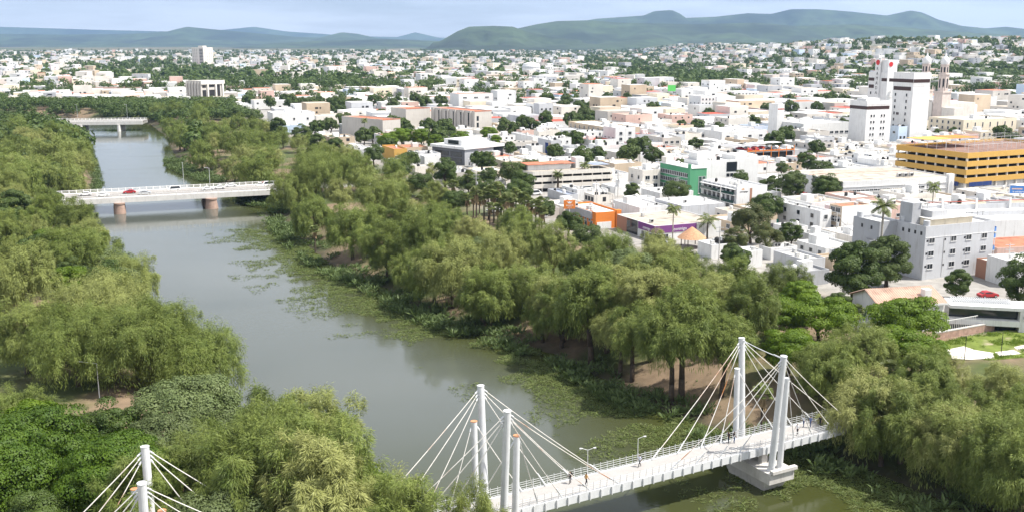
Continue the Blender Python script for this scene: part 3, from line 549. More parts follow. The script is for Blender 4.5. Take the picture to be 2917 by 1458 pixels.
def plant(kind, x, y, s=1.0, sz=None, name=None, var=None, rz=None, z=None):
    if z is None: x, y = settle(x, y)
    P_ = PROTO[kind]; i = random.randrange(len(P_)) if var is None else var % len(P_); cr, tr = P_[i]
    e = empty(name or {'willow': 'willow_tree', 'willowfar': 'willow_tree', 'willowhigh': 'willow_tree'}.get(kind, 'broadleaf_tree'), (x, y, zat(x, y) if z is None else z), random.uniform(0, 6.28) if rz is None else rz)
    e.scale = (s, s, sz or s * random.uniform(.92, 1.1)); link('trunk', tr, e); link('crown', cr, e); TREES.append((x, y, 4.5 * s)); return e

# crowns picked out in the photograph: (x, y) of the crown centre's ground position, scale
WR = [  # city-side bank, willows
 ((-80,351,0),1.35),((-70,360,0),1.4),((-62,370,0),1.3),((-64.06,298.66,6.00),1.1),((-72.77,361.16,6.00),1.2),((-72.33,390.09,6.00),1.0),((-69.32,423.92,6.00),1.0),((-78.16,366.61,6.00),.9),((-55.95,372.22,6.00),1.05),
 ((-43.37,271.56,6.00),1.15),((-35.52,229.50,6.00),1.0),((-41.37,310.21,6.00),1.1),((-32.45,248.83,6.00),1.1),((-29.92,271.56,6.00),1.1),((-22.77,220.88,6.00),1.1),((-18.16,198.37,6.00),.9),((-20.66,243.71,6.00),1.15),
 ((-19.16,271.56,6.00),1.0),((-13.06,220.88,6.00),1.15),((-11.82,185.66,6.00),1.05),((-9.90,254.16,6.00),1.0),((-6.42,205.37,6.00),1.15),((-2.56,229.50,6.00),1.1),((-1.35,185.66,6.00),1.2),((-2.50,162.03,6.00),.95),
 ((3.52,209.05,6.00),1.15),((3.17,248.83,6.00),.9),((9.34,229.50,6.00),1.05),((5.87,177.09,6.00),1.25),((10.35,195.04,6.00),1.15),((16.36,212.86,6.00),1.1),((12.30,166.77,6.00),1.2),((18.10,185.66,6.00),1.25),
 ((16.57,155.37,6.00),1.1),((25.29,209.05,6.00),1.05),((25.18,177.09,6.00),1.3),((32.02,198.37,6.00),1.15),((28.41,162.03,6.00),1.3),((36.25,182.72,6.00),1.25),((34.53,159.75,6.00),1.1),((44.77,198.37,6.00),1.1),((42.44,174.40,6.00),1.05),
 ((34.43,238.79,6.00),.8),((40.21,212.86,6.00),.9),((57.95,209.05,6.00),.85),
 ((49.74,150.21,6.00),1.0),((55.77,155.37,6.00),.9),((51.70,139.90,6.00),1.1),((45.60,131.62,6.00),1.0),((55.25,135.65,6.00),1.05),((48.36,121.46,6.00),1.15),((55.53,124.21,6.00),1.2),((47.96,110.35,6.00),1.05),((43.19,115.00,5.00),.75),
 ((62.54,133.21,6.00),.9),((69.80,138.17,6.00),.85),((69.74,130.08,6.00),.9),((58.82,120.12,6.00),1.1),((62.52,117.53,6.00),1.2),((56.73,103.93,6.00),1.2),((40.31,107.73,4.00),.7),((61.26,144.83,4.00),.8),((66.97,148.52,4.00),.62),((48.58,154.37,5.00),.8)]
WR2 = [ # city-side bank between and beyond the two road bridges
 ((-215.72,629.27,6.00),1.1),((-182.06,558.48,6.00),1.2),((-146.37,463.99,6.00),1.1),((-197.42,645.60,6.00),1.2),((-156.86,546.16,6.00),1.2),((-123.22,423.92,6.00),1.0),((-128.82,472.91,6.00),1.2),((-160.10,598.94,6.00),1.1),((-129.32,512.21,6.00),1.1),((-103.68,390.09,6.00),1.1),((-102.49,423.92,6.00),1.1),((-243.55,741.58,6.00),1.2),((-227.23,764.24,6.00),1.2),((-87.36,372.22,6.00),1.0),((-105.42,368.68,5.00),.7),((-264.21,764.24,6.00),1.1)]
WL = [  # park bank
 ((-161,331,0),1.45),((-172,336,0),1.4),((-158,320,0),1.3),
 ((-271.13,558.48,6.00),1.1),((-235.10,512.21,6.00),1.1),((-232.58,534.36,6.00),1.0),((-210.77,439.11,6.00),1.1),((-185.76,409.73,6.00),1.2),((-185.89,439.11,6.00),1.1),((-153.83,372.22,6.00),1.05),((-183.77,372.22,6.00),1.1),((-165.17,350.73,6.00),1.15),((-153.36,345.72,6.00),1.1),
 ((-143.78,291.40,6.00),1.2),((-130.54,281.14,6.00),1.1),((-118.17,271.56,6.00),1.1),((-109.84,265.51,6.00),1.0),((-120.59,238.79,6.00),1.2),((-109.22,229.50,6.00),1.15),((-101.44,229.50,6.00),1.2),((-94.97,234.06,6.00),1.15),((-85.65,225.11,6.00),1.0),((-98.62,198.37,6.00),1.1),((-76.31,198.37,6.00),.9),
 ((-71.65,170.77,7.00),1.5),((-60.57,157.52,8.00),1.75),((-69.78,156.43,7.00),1.4),((-61.19,174.40,6.00),1.25),((-51.76,157.54,6.00),1.3),((-52.63,169.25,6.00),1.0),((-80.77,162.03,6.00),1.0),((-45.03,145.35,6.00),.8),
 ((-25.56,124.21,6.00),1.1),((-28.60,115.04,6.00),1.2),((-22.05,108.13,6.00),1.25),((-18.55,115.04,6.00),1.1),((-15.16,103.93,6.00),1.1),((-27.12,102.92,6.00),1.25),((-20.43,97.25,6.00),1.2),((-29.62,96.36,6.00),1.2),((-11.50,98.16,6.00),.95),((-13.13,94.62,6.00),.9)]
MIX = ['willow', 'willow', 'broad', 'willow', 'willow', 'grey', 'willow', 'dark', 'willow', 'willow', 'bright']
def row(lst, kind, text, group, far=None, mix=False):
    lst = sorted(lst, key=lambda t: t[0][1])
    for k, (p, s) in enumerate(lst):
        kd = far if (far and p[1] > 330) else 'willowhigh' if (kind == 'willow' and 128 < p[1] < 182 and -5 < p[0] < 42) else kind
        kd = MIX[(k * 7 + len(lst)) % len(MIX)] if mix and kd == 'willow' and s < 1.25 else kd; s *= random.uniform(.88, 1.22)
        if kd == 'willow' and s > 1.45: kd, s = 'willowbig', s / 1.62
        tag(plant(kd, p[0], p[1], s), text % ({'broad': 'leafy green tree', 'dark': 'dark green tree', 'grey': 'grey-green tree', 'bright': 'bright green tree'}.get(kd, 'feathery willow'), ORD(k + 1)), 'tree', group)
row(WR, 'willow', '%s on the city bank, %s nearest to the footbridge', 'willows on the city bank', None)
row(WR2, 'willow', '%s on the city bank beyond the road bridge, %s nearest to it', 'willows beyond the road bridge', 'willowfar')
row(WL, 'willow', '%s on the park bank, %s nearest along the river from the footbridge', 'trees on the park bank', 'willowfar', True)
tag(plant('willow', -4.3, 97.2, .66, 1.28), 'slim willow rising before the masts of the middle footbridge tower', 'tree', 'slim willows by the middle tower')
tag(plant('willow', 1.0, 93.5, .72, 1.2), 'slim willow hiding the deck right of the middle tower masts', 'tree', 'slim willows by the middle tower')
def many(lst, kind, text, group, name=None):
    for k, t in enumerate(lst):
        p, s = t[0], t[1]; e = plant(kind, p[0], p[1], s, name=name); tag(e, text[k] if isinstance(text, list) else text % ORD(k + 1), 'tree', group)
many([((48.05,179.86,6.00),1.1),((45.56,159.75,6.00),1.0),((55.92,178.03,5.00),1.15),((71.31,177.09,6.00),1.2),((62.42,158.61,5.00),1.1),((67.76,159.65,4.00),.8),((56.48,191.81,6.00),1.0)], 'bright',
 ['bright green tree left of the small fan palm by the white terrace', 'bright green tree just above the left masts of the far footbridge tower', 'bright green tree between the willows and the white terrace', 'bright green layered tree in front of the tile-roofed white house', 'bright green bushy tree below the tile-roofed white house', 'low bright green tree beside the concrete lot', 'bright green tree above the willows near the dark tall garden tree'], 'bright green trees below the white house')
many([((-56.19,112.65,6.00),1.05),((-43.95,106.09,5.00),.85),((-58.38,104.95,6.00),1.0)], 'deep', ['huge deep green layered tree in the lower left corner', 'deep green tree behind the masts of the lower footbridge tower', 'deep green tree cut by the left edge of the picture'], 'layered trees by the lower tower')
many([((-43.20,129.38,4.00),1.35),((-36.03,126.52,4.00),1.0),((-42.41,117.34,4.00),1.1)], 'grey', ['grey-green spreading tree with bare twigs above the lower footbridge tower', 'grey-green tree at the water behind the lower willows', 'grey-green low tree between the bright tree and the lower willows'], 'grey-green trees by the lower tower')
many([((65.42,274.10,5.00),1.2),((66.18,259.46,5.00),.9),((57.92,259.20,4.00),.8)], 'mango', ['big round tree with yellowish tips beside the arching palm', 'smaller tree with yellowish tips right of the big one', 'low yellowish tree at the foot of the big one'], 'yellowish trees by the shops')
many([((72.18,209.05,6.00),1.55),((84.34,222.98,6.00),1.4),((75.32,270.05,3.00),.75),((53.70,243.85,3.00),.75),((95.74,212.58,3.00),.75),((104.68,203.17,4.00),1.1),((64.05,193.39,4.00),.8),((41.34,347.96,5.00),.8),((96.10,347.96,5.00),1.2),((106.96,343.13,5.00),1.15),((91.76,358.03,5.00),1.0)], 'dark',
 ['tall dark tree left of the tall royal palm', 'dark layered tree against the grey apartment block', 'round dark tree right of the yellowish trees', 'round dark tree in front of the low white houses', 'leafy tree below the windows of the grey apartment block', 'dark tree at the right edge beside the brick wall', 'dark tree below the tall dark tree by the villa', 'dark tree beside the cream rounded car park', 'dark broad tree against the ivy wall of the long white hall', 'dark spreading tree left of the ivy wall', 'dark tree behind the balconied office'], 'dark garden trees')
# belt of broadleaf trees between the willows and the first buildings
many([((-24.69,374.24,5.00),1.2),((-15.20,358.03,5.00),1.1),((-8.65,379.97,5.00),1.0),((0.30,379.97,5.00),1.2),((2.93,338.43,5.00),1.1),((-17.46,320.80,5.00),1.0),((-32.09,358.03,5.00),1.1),((-44.27,391.95,5.00),1.1),((-60.98,448.25,5.00),1.1),((9.88,304.88,5.00),.9),((15.60,277.22,5.00),1.0),((19.79,259.46,5.00),.9),((-3.54,320.80,5.00),1.0),((-43.68,432.75,5.00),1.0)], 'broad',
 'leafy tree between palm grove and first buildings, %s in that belt', 'broadleaf trees before the first buildings')
many([((-162.35,645.60,6.00),1.4),((-133.66,584.82,6.00),1.4),((-109.84,534.36,6.00),1.3),((-95.53,502.04,5.00),1.2),((-184.29,680.89,6.00),1.3),((-84.40,482.76,5.00),1.1)], 'dark', 'broad dark tree above the willows left of the concrete halls, %s from the bridge side', 'dark trees left of the concrete halls')
many([((-62.50,512.25,5.00),1.15),((-56.64,522.88,5.00),1.2),((-46.45,522.88,5.00),1.2),((-37.78,502.04,5.00),1.0),((-26.62,533.95,5.00),1.0),((-12.57,556.63,4.00),1.0),((-8.76,522.71,4.00),.8)], 'bright', 'bright street tree in front of the concrete halls, %s from its palm', 'street trees before the concrete halls')

# palms ------------------------------------------------------------
def fan_palm(seed, H):
    r = np.random.default_rng(seed); cr = MB(); 
    for k in range(34):
        a = r.uniform(0, 6.28); el = r.uniform(-.5, 1.2); d = Vector((math.cos(a) * math.cos(el), math.sin(a) * math.cos(el), math.sin(el))); base = Vector((0, 0, H)) + d * .9
        cr.tube((0, 0, H), base, .035, .03, 3, caps=False); side = d.cross(Vector((0, 0, 1))).normalized(); upv = side.cross(d)
        Rl = r.uniform(.75, 1.1)
        for j in range(9):
            t0 = (j - 4.5) * .36; t1 = t0 + .36; tm = (t0 + t1) / 2; q = lambda t, rr: tuple(base + (d * math.cos(t) + side * math.sin(t)) * rr - Vector((0, 0, 1)) * (.18 * rr * rr) + upv * (.08 if rr > 0 else 0))
            cr.poly([tuple(base), q(t0, Rl * .72), q(tm, Rl * 1.05), q(t1, Rl * .72)])
    sk = MB()
    for k in range(60):
        a = r.uniform(0, 6.28); z0 = H - r.uniform(.3, 1.6); L = r.uniform(.8, 1.6); p = Vector((math.cos(a) * .2, math.sin(a) * .2, z0)); e = Vector((math.cos(a) * .75, math.sin(a) * .75, z0 - L)); s_ = Vector((-math.sin(a), math.cos(a), 0)) * .22
        sk.poly([tuple(p), tuple((p + e) / 2 + s_), tuple(e), tuple((p + e) / 2 - s_)])
    tr = MB().tube((0, 0, -.3), (.05, 0, H * .5), .24, .19, 8, caps=False).tube((.05, 0, H * .5), (0, 0, H), .19, .17, 8, caps=False)
    return (cr.mesh('crown', LEAF['palm']), sk.mesh('dead_skirt', DEAD), tr.mesh('trunk', BARK, True))
def feather_palm(seed, H, L=2.8, nf=18, r0=.24, droop=1.0, bark=PALMBARK):
    r = np.random.default_rng(seed); cr = MB()
    for k in range(nf):
        a = k * 2.399 + r.uniform(-.2, .2); el = r.uniform(-.35, 1.25); pts = []; p = Vector((0, 0, H)); d = Vector((math.cos(a) * math.cos(el), math.sin(a) * math.cos(el), math.sin(el)))
        for j in range(9): pts.append(p.copy()); p = p + d * (L / 8); d = (d + Vector((0, 0, -.20 * droop))).normalized()
        for j in range(8):
            p0, p1 = pts[j], pts[j + 1]; t = (p1 - p0).normalized(); side = t.cross(Vector((0, 0, 1))).normalized(); wl = L * .26 * math.sin(math.pi * (.18 + .8 * j / 8)); cr.tube(p0, p1, .03, .025, 3, caps=False)
            for q in (0, .33, .66):
                b_ = p0 + (p1 - p0) * q
                for sg in (-1, 1): e = b_ + side * sg * wl + t * wl * .5 + Vector((0, 0, -wl * .55 * r.uniform(.5, 1.3))); m_ = (b_ + e) / 2; wv_ = t * .09; cr.poly([tuple(b_), tuple(m_ + wv_), tuple(e), tuple(m_ - wv_)])
    tr = MB().tube((0, 0, -.3), (0, .05, H * .45), r0 * 1.25, r0, 9, caps=False).tube((0, .05, H * .45), (0, 0, H - .9), r0, r0 * .75, 9, caps=False).tube((0, 0, H - .9), (0, 0, H + .1), r0 * .7, r0 * .45, 8, caps=False)
    return (cr.mesh('crown', LEAF['palm']), None, tr.mesh('trunk', bark, True))
FP = [fan_palm(1, 7.0), fan_palm(2, 8.2), fan_palm(3, 6.2)]
def palm(meshes, p, label, group, s=1.0, name='fan_palm'):
    e = empty(name, (p[0], p[1], zat(p[0], p[1])), random.uniform(0, 6.28)); e.scale = (s, s, s); link('crown', meshes[0], e)
    if meshes[1]: link('dead_skirt', meshes[1], e)
    link('trunk', meshes[2], e); tag(e, label, 'palm', group); TREES.append((p[0], p[1], 2)); return e
grove = [(-13.99,313.75,7.00),(-11.97,310.58,7.00),(-10.29,316.98,7.00),(-8.55,305.94,7.00),(-7.30,312.16,7.00),(-5.54,305.94,7.00),(-4.25,313.75,7.00),(-2.50,302.93,7.00),(-1.39,310.58,7.00),(0.02,299.96,7.00),(1.18,305.94,7.00),(2.27,297.06,7.00),(3.46,302.93,7.00),(4.70,294.21,7.00),(5.93,299.96,7.00),(6.84,290.03,7.00),(8.09,295.63,7.00),(8.48,285.96,7.00),(-6.54,298.51,7.00),(-4.22,294.21,7.00),(-10.76,302.93,7.00),(-1.53,291.41,7.00),(-15.26,355.86,8.00),(-19.41,334.16,7.00)]
for k, p in enumerate(sorted(grove, key=lambda q: q[0])): palm(FP[k % 3], p, 'fan palm with a brown skirt in the palm grove, %s from its left end' % ORD(k + 1), 'fan palms of the grove', random.uniform(1.0, 1.25))
for k, p in enumerate([(-14.02,265.90,7.00),(0.20,254.16,6.00),(-29.01,315.94,7.00),(-56.57,287.00,5.00),(-15.15,241.12,7.00),(57.95,149.21,6.00),(61.37,148.38,5.00),(37.74,145.73,4.00)]):
    palm(FP[k % 3], p, ['fan palm half sunk in the willows below the grove', 'fan palm poking out where the grove meets the willows', 'fan palm above the willows upstream of the grove', 'young fan palm on the bank by the road bridge', 'fan palm among the middle willows', 'fan palm under the bright tree by the villa', 'fan palm beside the willow near the concrete lot', 'banana-leaved palm behind the far tower of the footbridge'][k], 'fan palms among the willows', .95)
palm(feather_palm(5, 17.5, 3.4, 22, .30, 1.0), (84.71,229.31,0.00), 'very tall royal palm with a smooth grey trunk before the grey block', 'tall feather palms', 1, 'royal_palm')
palm(feather_palm(6, 10.0, 2.6, 18, .17, 1.2), (43.81,272.57,-0.00), 'slender palm with a thin pale trunk before the purple shop sign', 'tall feather palms', 1, 'royal_palm')
palm(feather_palm(7, 5.2, 3.6, 16, .24, 1.1, BARK), (54.92,281.36,1.00), 'palm with long arching fronds beside the thatched roof', 'tall feather palms', 1, 'coconut_palm')
palm(feather_palm(8, 6.5, 2.4, 30, .42, .9, BARK), (16.89,371.84,0.00), 'thick date palm in front of the cream rounded car park', 'tall feather palms', 1, 'date_palm')
palm(feather_palm(9, 9.0, 2.6, 20, .22, 1.1), (27.43,381.86,0.00), 'slender palm right of the date palm at the cream car park', 'tall feather palms', 1, 'royal_palm')
palm(feather_palm(10, 8.6, 3.0, 18, .22, 1.1), (136.41,326.63,0.00), 'palm behind the roof of the grey apartment block', 'tall feather palms', 1, 'royal_palm')
palm(feather_palm(11, 12.0, 2.4, 24, .22, 1.0), (-80.97,561.03,0.00), 'single fan-topped palm before the concrete halls', 'tall feather palms', 1, 'royal_palm')
palm(FP[2], (35.78,252.38,4.00), 'palm below the purple shop, at the edge of the willows', 'fan palms among the willows', .9)
palm(FP[0], (64.68,184.47,3.00), 'small fan palm below the white terrace of the villa', 'fan palms among the willows', .75)

# the rest of the two bank woods: trees set where the gaps are
def bankfill(n, want, test, ymin, ymax, xr, gap, kinds, text, group, smin, smax):
    rb = random.Random(n); got = []
    for _ in range(n):
        x, y = rb.uniform(*xr), rb.uniform(ymin, ymax)
        if len(got) >= want: break
        if inpoly(np.array([x]), np.array([y]), RIVER)[0]: continue
        a = distline(np.array([x]), np.array([y]), RL)[0]; b_ = distline(np.array([x]), np.array([y]), RR)[0]
        if not test(x, y, a, b_): continue
        if abs(x / y) > .53: continue
        if any((x - t[0]) ** 2 + (y - t[1]) ** 2 < gap * gap for t in TREES) or any((x - t[0]) ** 2 + (y - t[1]) ** 2 < gap * gap for t in got): continue
        v_ = Vector((x, y, 0)) - bc
        if abs(v_.dot(bn)) < 7.5 and -30 < v_.dot(bd) < 50: continue
        v_ = Vector((x, y, 0)) - A1
        if -9 < v_.dot(n1_) < 24 and v_.dot(d1) < 130: continue
        got.append((x, y))
    got.sort(key=lambda t: t[1])
    for k, (x, y) in enumerate(got): tag(plant(rb.choice(kinds if y < 330 else ['willowfar']), x, y, rb.uniform(smin, smax) * (.62 + .38 * float(sm(4, 24, distline(np.array([x]), np.array([y]), INL)[0])))), text % ORD(k + 1), 'tree', group)
# keep-out line of the first buildings, inland of the city bank
INL = [(-150,640),(-105,540),(-70,470),(-35,420),(-12,372),(8,322),(16,286),(32,268),(52,240),(66,226),(74,205),(64,186),(66,170),(84,158),(92,140),(120,128)]
LOTP = [(74,166),(120,175),(150,150),(120,128),(92,140),(84,150)]
INPOLY = RR[4:21] + [(170, 60)] + INL[::-1]
bankfill(4000, 62, lambda x, y, a, b_: b_ > 4 and b_ < a and not (x > 66 and y > 116) and inpoly(np.array([x]), np.array([y]), INPOLY)[0], 92, 640, (-240, 140), 7.2, ['willow'] * 5 + ['broad', 'grey', 'dark'], 'smaller willow filling the city bank wood, %s nearest to the viewer', 'small trees of the city bank wood', .7, 1.1)
CLEAR = [((-93.37,187.62,0.00), 9), ((-77.49,159.26,-0.30), 10), ((-66.66,153.45,-0.30), 12), ((-56.54,148.02,-0.30), 11)]
bankfill(4000, 56, lambda x, y, a, b_: all(not (abs(x - c_[0][0]) < c_[1] and -20 < y - c_[0][1] < c_[1]) for c_ in CLEAR) and a > 5 and a < b_ and a < 75 and not (y < 130 and x > -12), 70, 330, (-260, 0), 7.6, ['willow'] * 4 + ['broad', 'bright', 'grey', 'dark'], 'smaller tree filling the park bank wood, %s nearest to the viewer', 'small trees of the park bank wood', .8, 1.15)

# water weeds, shore shrubs, grass ---------------------------------------------------------------
def along(pts, n, r, ymin, ymax):
    pts = np.array(pts, float); seg = np.diff(pts, axis=0); L = np.hypot(*seg.T); t = r.random(n * 3) * L.sum(); cs = np.concatenate([[0], np.cumsum(L)]); i = np.clip(np.searchsorted(cs, t) - 1, 0, len(L) - 1)
    f = (t - cs[i]) / L[i]; p = pts[i] + seg[i] * f[:, None]; d = seg[i] / L[i][:, None]; nrm = np.stack([d[:, 1], -d[:, 0]], 1)     # travelling downstream: left bank points inland to +? side
    k = (p[:, 1] > ymin) & (p[:, 1] < ymax); return p[k][:n], nrm[k][:n], d[k][:n]
def tufts(name, px, py, pz, size, r, mat, per=7, up=.6, width=.16):
    n = len(px); P0 = np.repeat(np.stack([px, py, pz], 1), per, 0); sz = np.repeat(size, per); a = r.uniform(0, 6.28, n * per); ax = unit(np.stack([np.cos(a), np.sin(a), np.full(n * per, up) * r.uniform(.3, 1.6, n * per)], 1))
    P0 = P0 + np.stack([np.cos(a), np.sin(a), np.zeros_like(a)], 1) * (sz * .25)[:, None]
    V, F_ = leaves(P0, ax, np.tile([0, 0, 1.], (n * per, 1)), sz * r.uniform(.6, 1.2, n * per), sz * width * r.uniform(.7, 1.3, n * per), r); return link(name, npmesh(name, V, F_, mat))
r = np.random.default_rng(31)
p, nrm, d = along(RR, 60000, r, 95, 330)
off = r.gamma(1.9, 6.0, len(p)) - 2.0; wx_ = p[:, 0] + nrm[:, 0] * off; wy_ = p[:, 1] + nrm[:, 1] * off
# choose the side that lies in the water
inside = inpoly(wx_, wy_, RIVER); wx2 = np.where(inside, wx_, p[:, 0] - nrm[:, 0] * off); wy2 = np.where(inside, wy_, p[:, 1] - nrm[:, 1] * off); inside = inpoly(wx2, wy2, RIVER)
den = vnoise(wx2 / 7, wy2 / 7, 77, 4); keep = inside & (den > .30 + .011 * off) & (off < 27); wx2, wy2, off = wx2[keep], wy2[keep], off[keep]
o = tufts('water_weeds', wx2, wy2, np.full(len(wx2), WATER + .02), r.uniform(.3, .9, len(wx2)), r, LEAF['weed'], 6, .25, .13)
tag(o, 'olive water weeds floating along the city bank', 'water weeds', kind='stuff')
p, nrm, d = along(RL, 2500, r, 150, 700); off = r.uniform(-2, 3, len(p)); q = p + nrm * off[:, None]
o = tufts('shore_reeds', np.concatenate([q[:, 0]]), q[:, 1], np.full(len(q), WATER), r.uniform(.8, 1.6, len(q)), r, LEAF['shrub'], 7, 1.1, .2); tag(o, 'green reeds and creepers along the park shore', 'reeds', kind='stuff')
p, nrm, d = along(RR, 5200, r, 95, 520); off = r.uniform(-4.5, 6.5, len(p)); q = p + nrm * off[:, None]; dn = vnoise(q[:, 0] / 9, q[:, 1] / 9, 17, 3); q = q[dn > .44]
o = tufts('shore_shrubs', q[:, 0], q[:, 1], np.maximum(height(q[:, 0], q[:, 1]), WATER) + r.uniform(0, 1.2, len(q)), r.uniform(.8, 1.7, len(q)), r, LEAF['shrub'], 10, 1.0, .22); tag(o, 'tangled green shrubs along the city shore', 'shrubs', kind='stuff')
# undergrowth on both banks
qx = r.uniform(-330, 120, 26000); qy = r.uniform(80, 520, 26000); hh = height(qx, qy); dd = np.minimum(distline(qx, qy, RL), distline(qx, qy, RR)); k = (~inpoly(qx, qy, RIVER)) & (dd < 60) & (vnoise(qx / 12, qy / 12, 23, 4) > .5); qx, qy, hh = qx[k], qy[k], hh[k]
o = tufts('bank_grass', qx, qy, hh, r.uniform(.3, .75, len(qx)), r, LEAF['shrub'], 5, .9, .2); tag(o, 'patchy grass and undergrowth under the bank trees', 'grass', kind='stuff')

for k, (p, lb) in enumerate((((-64.16,150.43,-0.30), 'white angled lamp post standing in the shaded clearing of the park'), ((-52.42,107.39,-0.50), 'white angled lamp post below the deep green corner tree'))):
    l = lamp(None, 'park_lamp', p[0], p[1], zat(p[0], p[1]), 5.6, (-2.6, .2, 0), WHITE, .09); tag(l, lb, 'lamp', 'park lamps')

# ------------------------------------------------------------------ buildings
ROT = 23.0
def wallm(nm, c, stain=.35): return pmat('wall_' + nm, c, .85, .06, .25, stain=stain, bump=.08, bscale=5)
def roofm(nm, c, stain=.3): return pmat('roof_' + nm, c, .9, .14, .3, ramp2=(tuple(q * .5 for q in c), .35, .50, .72))
WC = {'white': (.71, .71, .70), 'warm': (.70, .66, .60), 'cream': (.72, .64, .50), 'grey': (.38, .39, .41), 'dkgrey': (.12, .125, .14), 'tan': (.52, .42, .31), 'concrete': (.52, .49, .45), 'yellow': (.58, .35, .09), 'orange': (.68, .21, .04), 'green': (.09, .30, .16), 'purple': (.19, .06, .22), 'pink': (.60, .42, .36), 'brick': (.36, .19, .13), 'blue': (.07, .20, .50), 'ltblue': (.50, .60, .72), 'ltgrey': (.50, .51, .53), 'navy': (.02, .045, .17), 'mint': (.10, .42, .30)}
RC = {'white': (.70, .69, .67), 'ltgrey': (.52, .51, .49), 'tan': (.42, .37, .31), 'terra': (.46, .17, .10), 'red': (.42, .09, .06), 'grey': (.33, .33, .34), 'brown': (.24, .15, .12), 'bluegrey': (.27, .31, .40), 'tile': (.52, .35, .27)}
def WM(n): return wallm(n, WC[n], .15 if n in ('green', 'purple', 'orange', 'yellow', 'dkgrey') else .52)
def RM(n): return roofm(n, RC[n])
FRAME = pmat('window_frame', (.60, .60, .60), .5, .05, 3); GLASS = glassmat('window_glass'); GREENGL = glassmat('green_glass', (.03, .07, .06), .06); BLACK = pmat('black_trim', (.03, .03, .033), .6, .1, 2); BROWN = pmat('brown_band', (.045, .02, .016), .4, .1, 2)
WINM = {}
def winmesh(w_, h_, style):
    k = (round(w_, 2), round(h_, 2), style)
    if k not in WINM:
        mb = MB()
        if style == 'hole': mb.box(0, w_, -.03, .1, 0, h_, 1)
        else:
            t = min(.09, w_ * .12); mb.box(0, w_, -.025, .1, 0, h_, 1)
            mb.box(-t, 0, -.09, .1, -t, h_ + t, 0).box(w_, w_ + t, -.09, .1, -t, h_ + t, 0).box(0, w_, -.09, .1, h_, h_ + t, 0).box(-t * 1.8, w_ + t * 1.8, -.16, .1, -t * 2.2, -t * .01, 0)
            nm = max(1, int(round(w_ / 1.0)))
            for j in range(1, nm): mb.box(w_ * j / nm - .03, w_ * j / nm + .03, -.07, 0, 0, h_, 0)
        WINM[k] = mb.mesh('window', [FRAME, {'hole': BLACK, 'green': GREENGL, 'brown': BROWN}.get(style, GLASS)])
    return WINM[k]
TANKS = None
def make_tank(mat, n=12): return MB().lathe([(.55, 0), (.6, .1), (.6, .9), (.5, 1.15), (.2, 1.3), (.18, 1.36)], n).mesh('water_tank', mat)
TK = [make_tank(pmat('tank_black', (.03, .03, .03), .6, .1, 3)), make_tank(pmat('tank_white', (.7, .69, .66), .7, .1, 3))]
ACM = MB().box(-.5, .5, -.4, .4, .1, .95).box(-.4, .4, -.405, -.35, .2, .85, 1).box(-.45, -.35, -.35, .35, 0, .1).box(.35, .45, -.35, .35, 0, .1).mesh('air_conditioner', [pmat('ac_metal', (.5, .5, .49), .6, .1, 3), BLACK])
OCC = []           # occupied rectangles in the street-grid frame
ca, sa = math.cos(R(ROT)), math.sin(R(ROT))
def uv(x, y): return x * ca + y * sa, -x * sa + y * ca
def xy(u_, v_): return u_ * ca - v_ * sa, u_ * sa + v_ * ca
def occupy(c, wu, wv, rot, pad=.6):
    a = R(rot); pts = [uv(c[0] + i * wu * math.cos(a) - j * wv * math.sin(a), c[1] + i * wu * math.sin(a) + j * wv * math.cos(a)) for i in (0, 1) for j in (0, 1)]
    us = [p[0] for p in pts]; vs_ = [p[1] for p in pts]; OCC.append((min(us) - pad, max(us) + pad, min(vs_) - pad, max(vs_) + pad))
def shell(wu, wv, h, par, x0=0, y0=0, z0=0):
    mb = MB(); t = .22; mb.box(x0, x0 + wu, y0, y0 + wv, z0 - .6, h, 0, skip=('t', 'b')); o = [(x0, y0), (x0 + wu, y0), (x0 + wu, y0 + wv), (x0, y0 + wv)]; i = [(x0 + t, y0 + t), (x0 + wu - t, y0 + t), (x0 + wu - t, y0 + wv - t), (x0 + t, y0 + wv - t)]
    for k in range(4):
        l = (k + 1) % 4; mb.quad((*o[k], h), (*o[l], h), (*i[l], h), (*i[k], h)); mb.quad((*i[k], h), (*i[l], h), (*i[l], h - par), (*i[k], h - par))
    return mb
def win(e, face, a, z, w_, h_, style='std', wu=0, wv=0, depth=0):
    me = winmesh(w_, h_, style)
    if face == 'u': return link('window', me, e, (a, -.001 - depth, z))
    if face == 'v': return link('window', me, e, (-.001 - depth, a + w_, z), -math.pi / 2)
    if face == 'r': return link('window', me, e, (wu + .001, a, z), math.pi / 2)
def rowwin(e, face, a0, a1, n, z, w_, h_, style='std', wu=0):
    for k in range(n): win(e, face, a0 + (a1 - a0) * (k + .5) / n - w_ / 2, z, w_, h_, style, wu)
def clutter(e, wu, wv, zr, r_, n_tank=1, n_ac=1, bulk=True):
    for k in range(n_tank): o = link('water_tank', TK[r_.randrange(2)], e, (r_.uniform(.15, .85) * wu, r_.uniform(.15, .85) * wv, zr + .02)); s_ = r_.uniform(.8, 1.25); o.scale = (s_,) * 3
    for k in range(n_ac): link('air_conditioner', ACM, e, (r_.uniform(.15, .85) * wu, r_.uniform(.15, .85) * wv, zr + .02), r_.choice((0, 1.57, 3.14)))
    if bulk and wu > 6 and wv > 6:
        a, b_ = r_.uniform(.1, .55) * wu, r_.uniform(.3, .6) * wv; MB().box(a, a + min(3, wu * .3), b_, b_ + min(3.2, wv * .3), zr + .004, zr + r_.uniform(1.8, 2.6)).build('roof_stairhead', WM('white'), e)
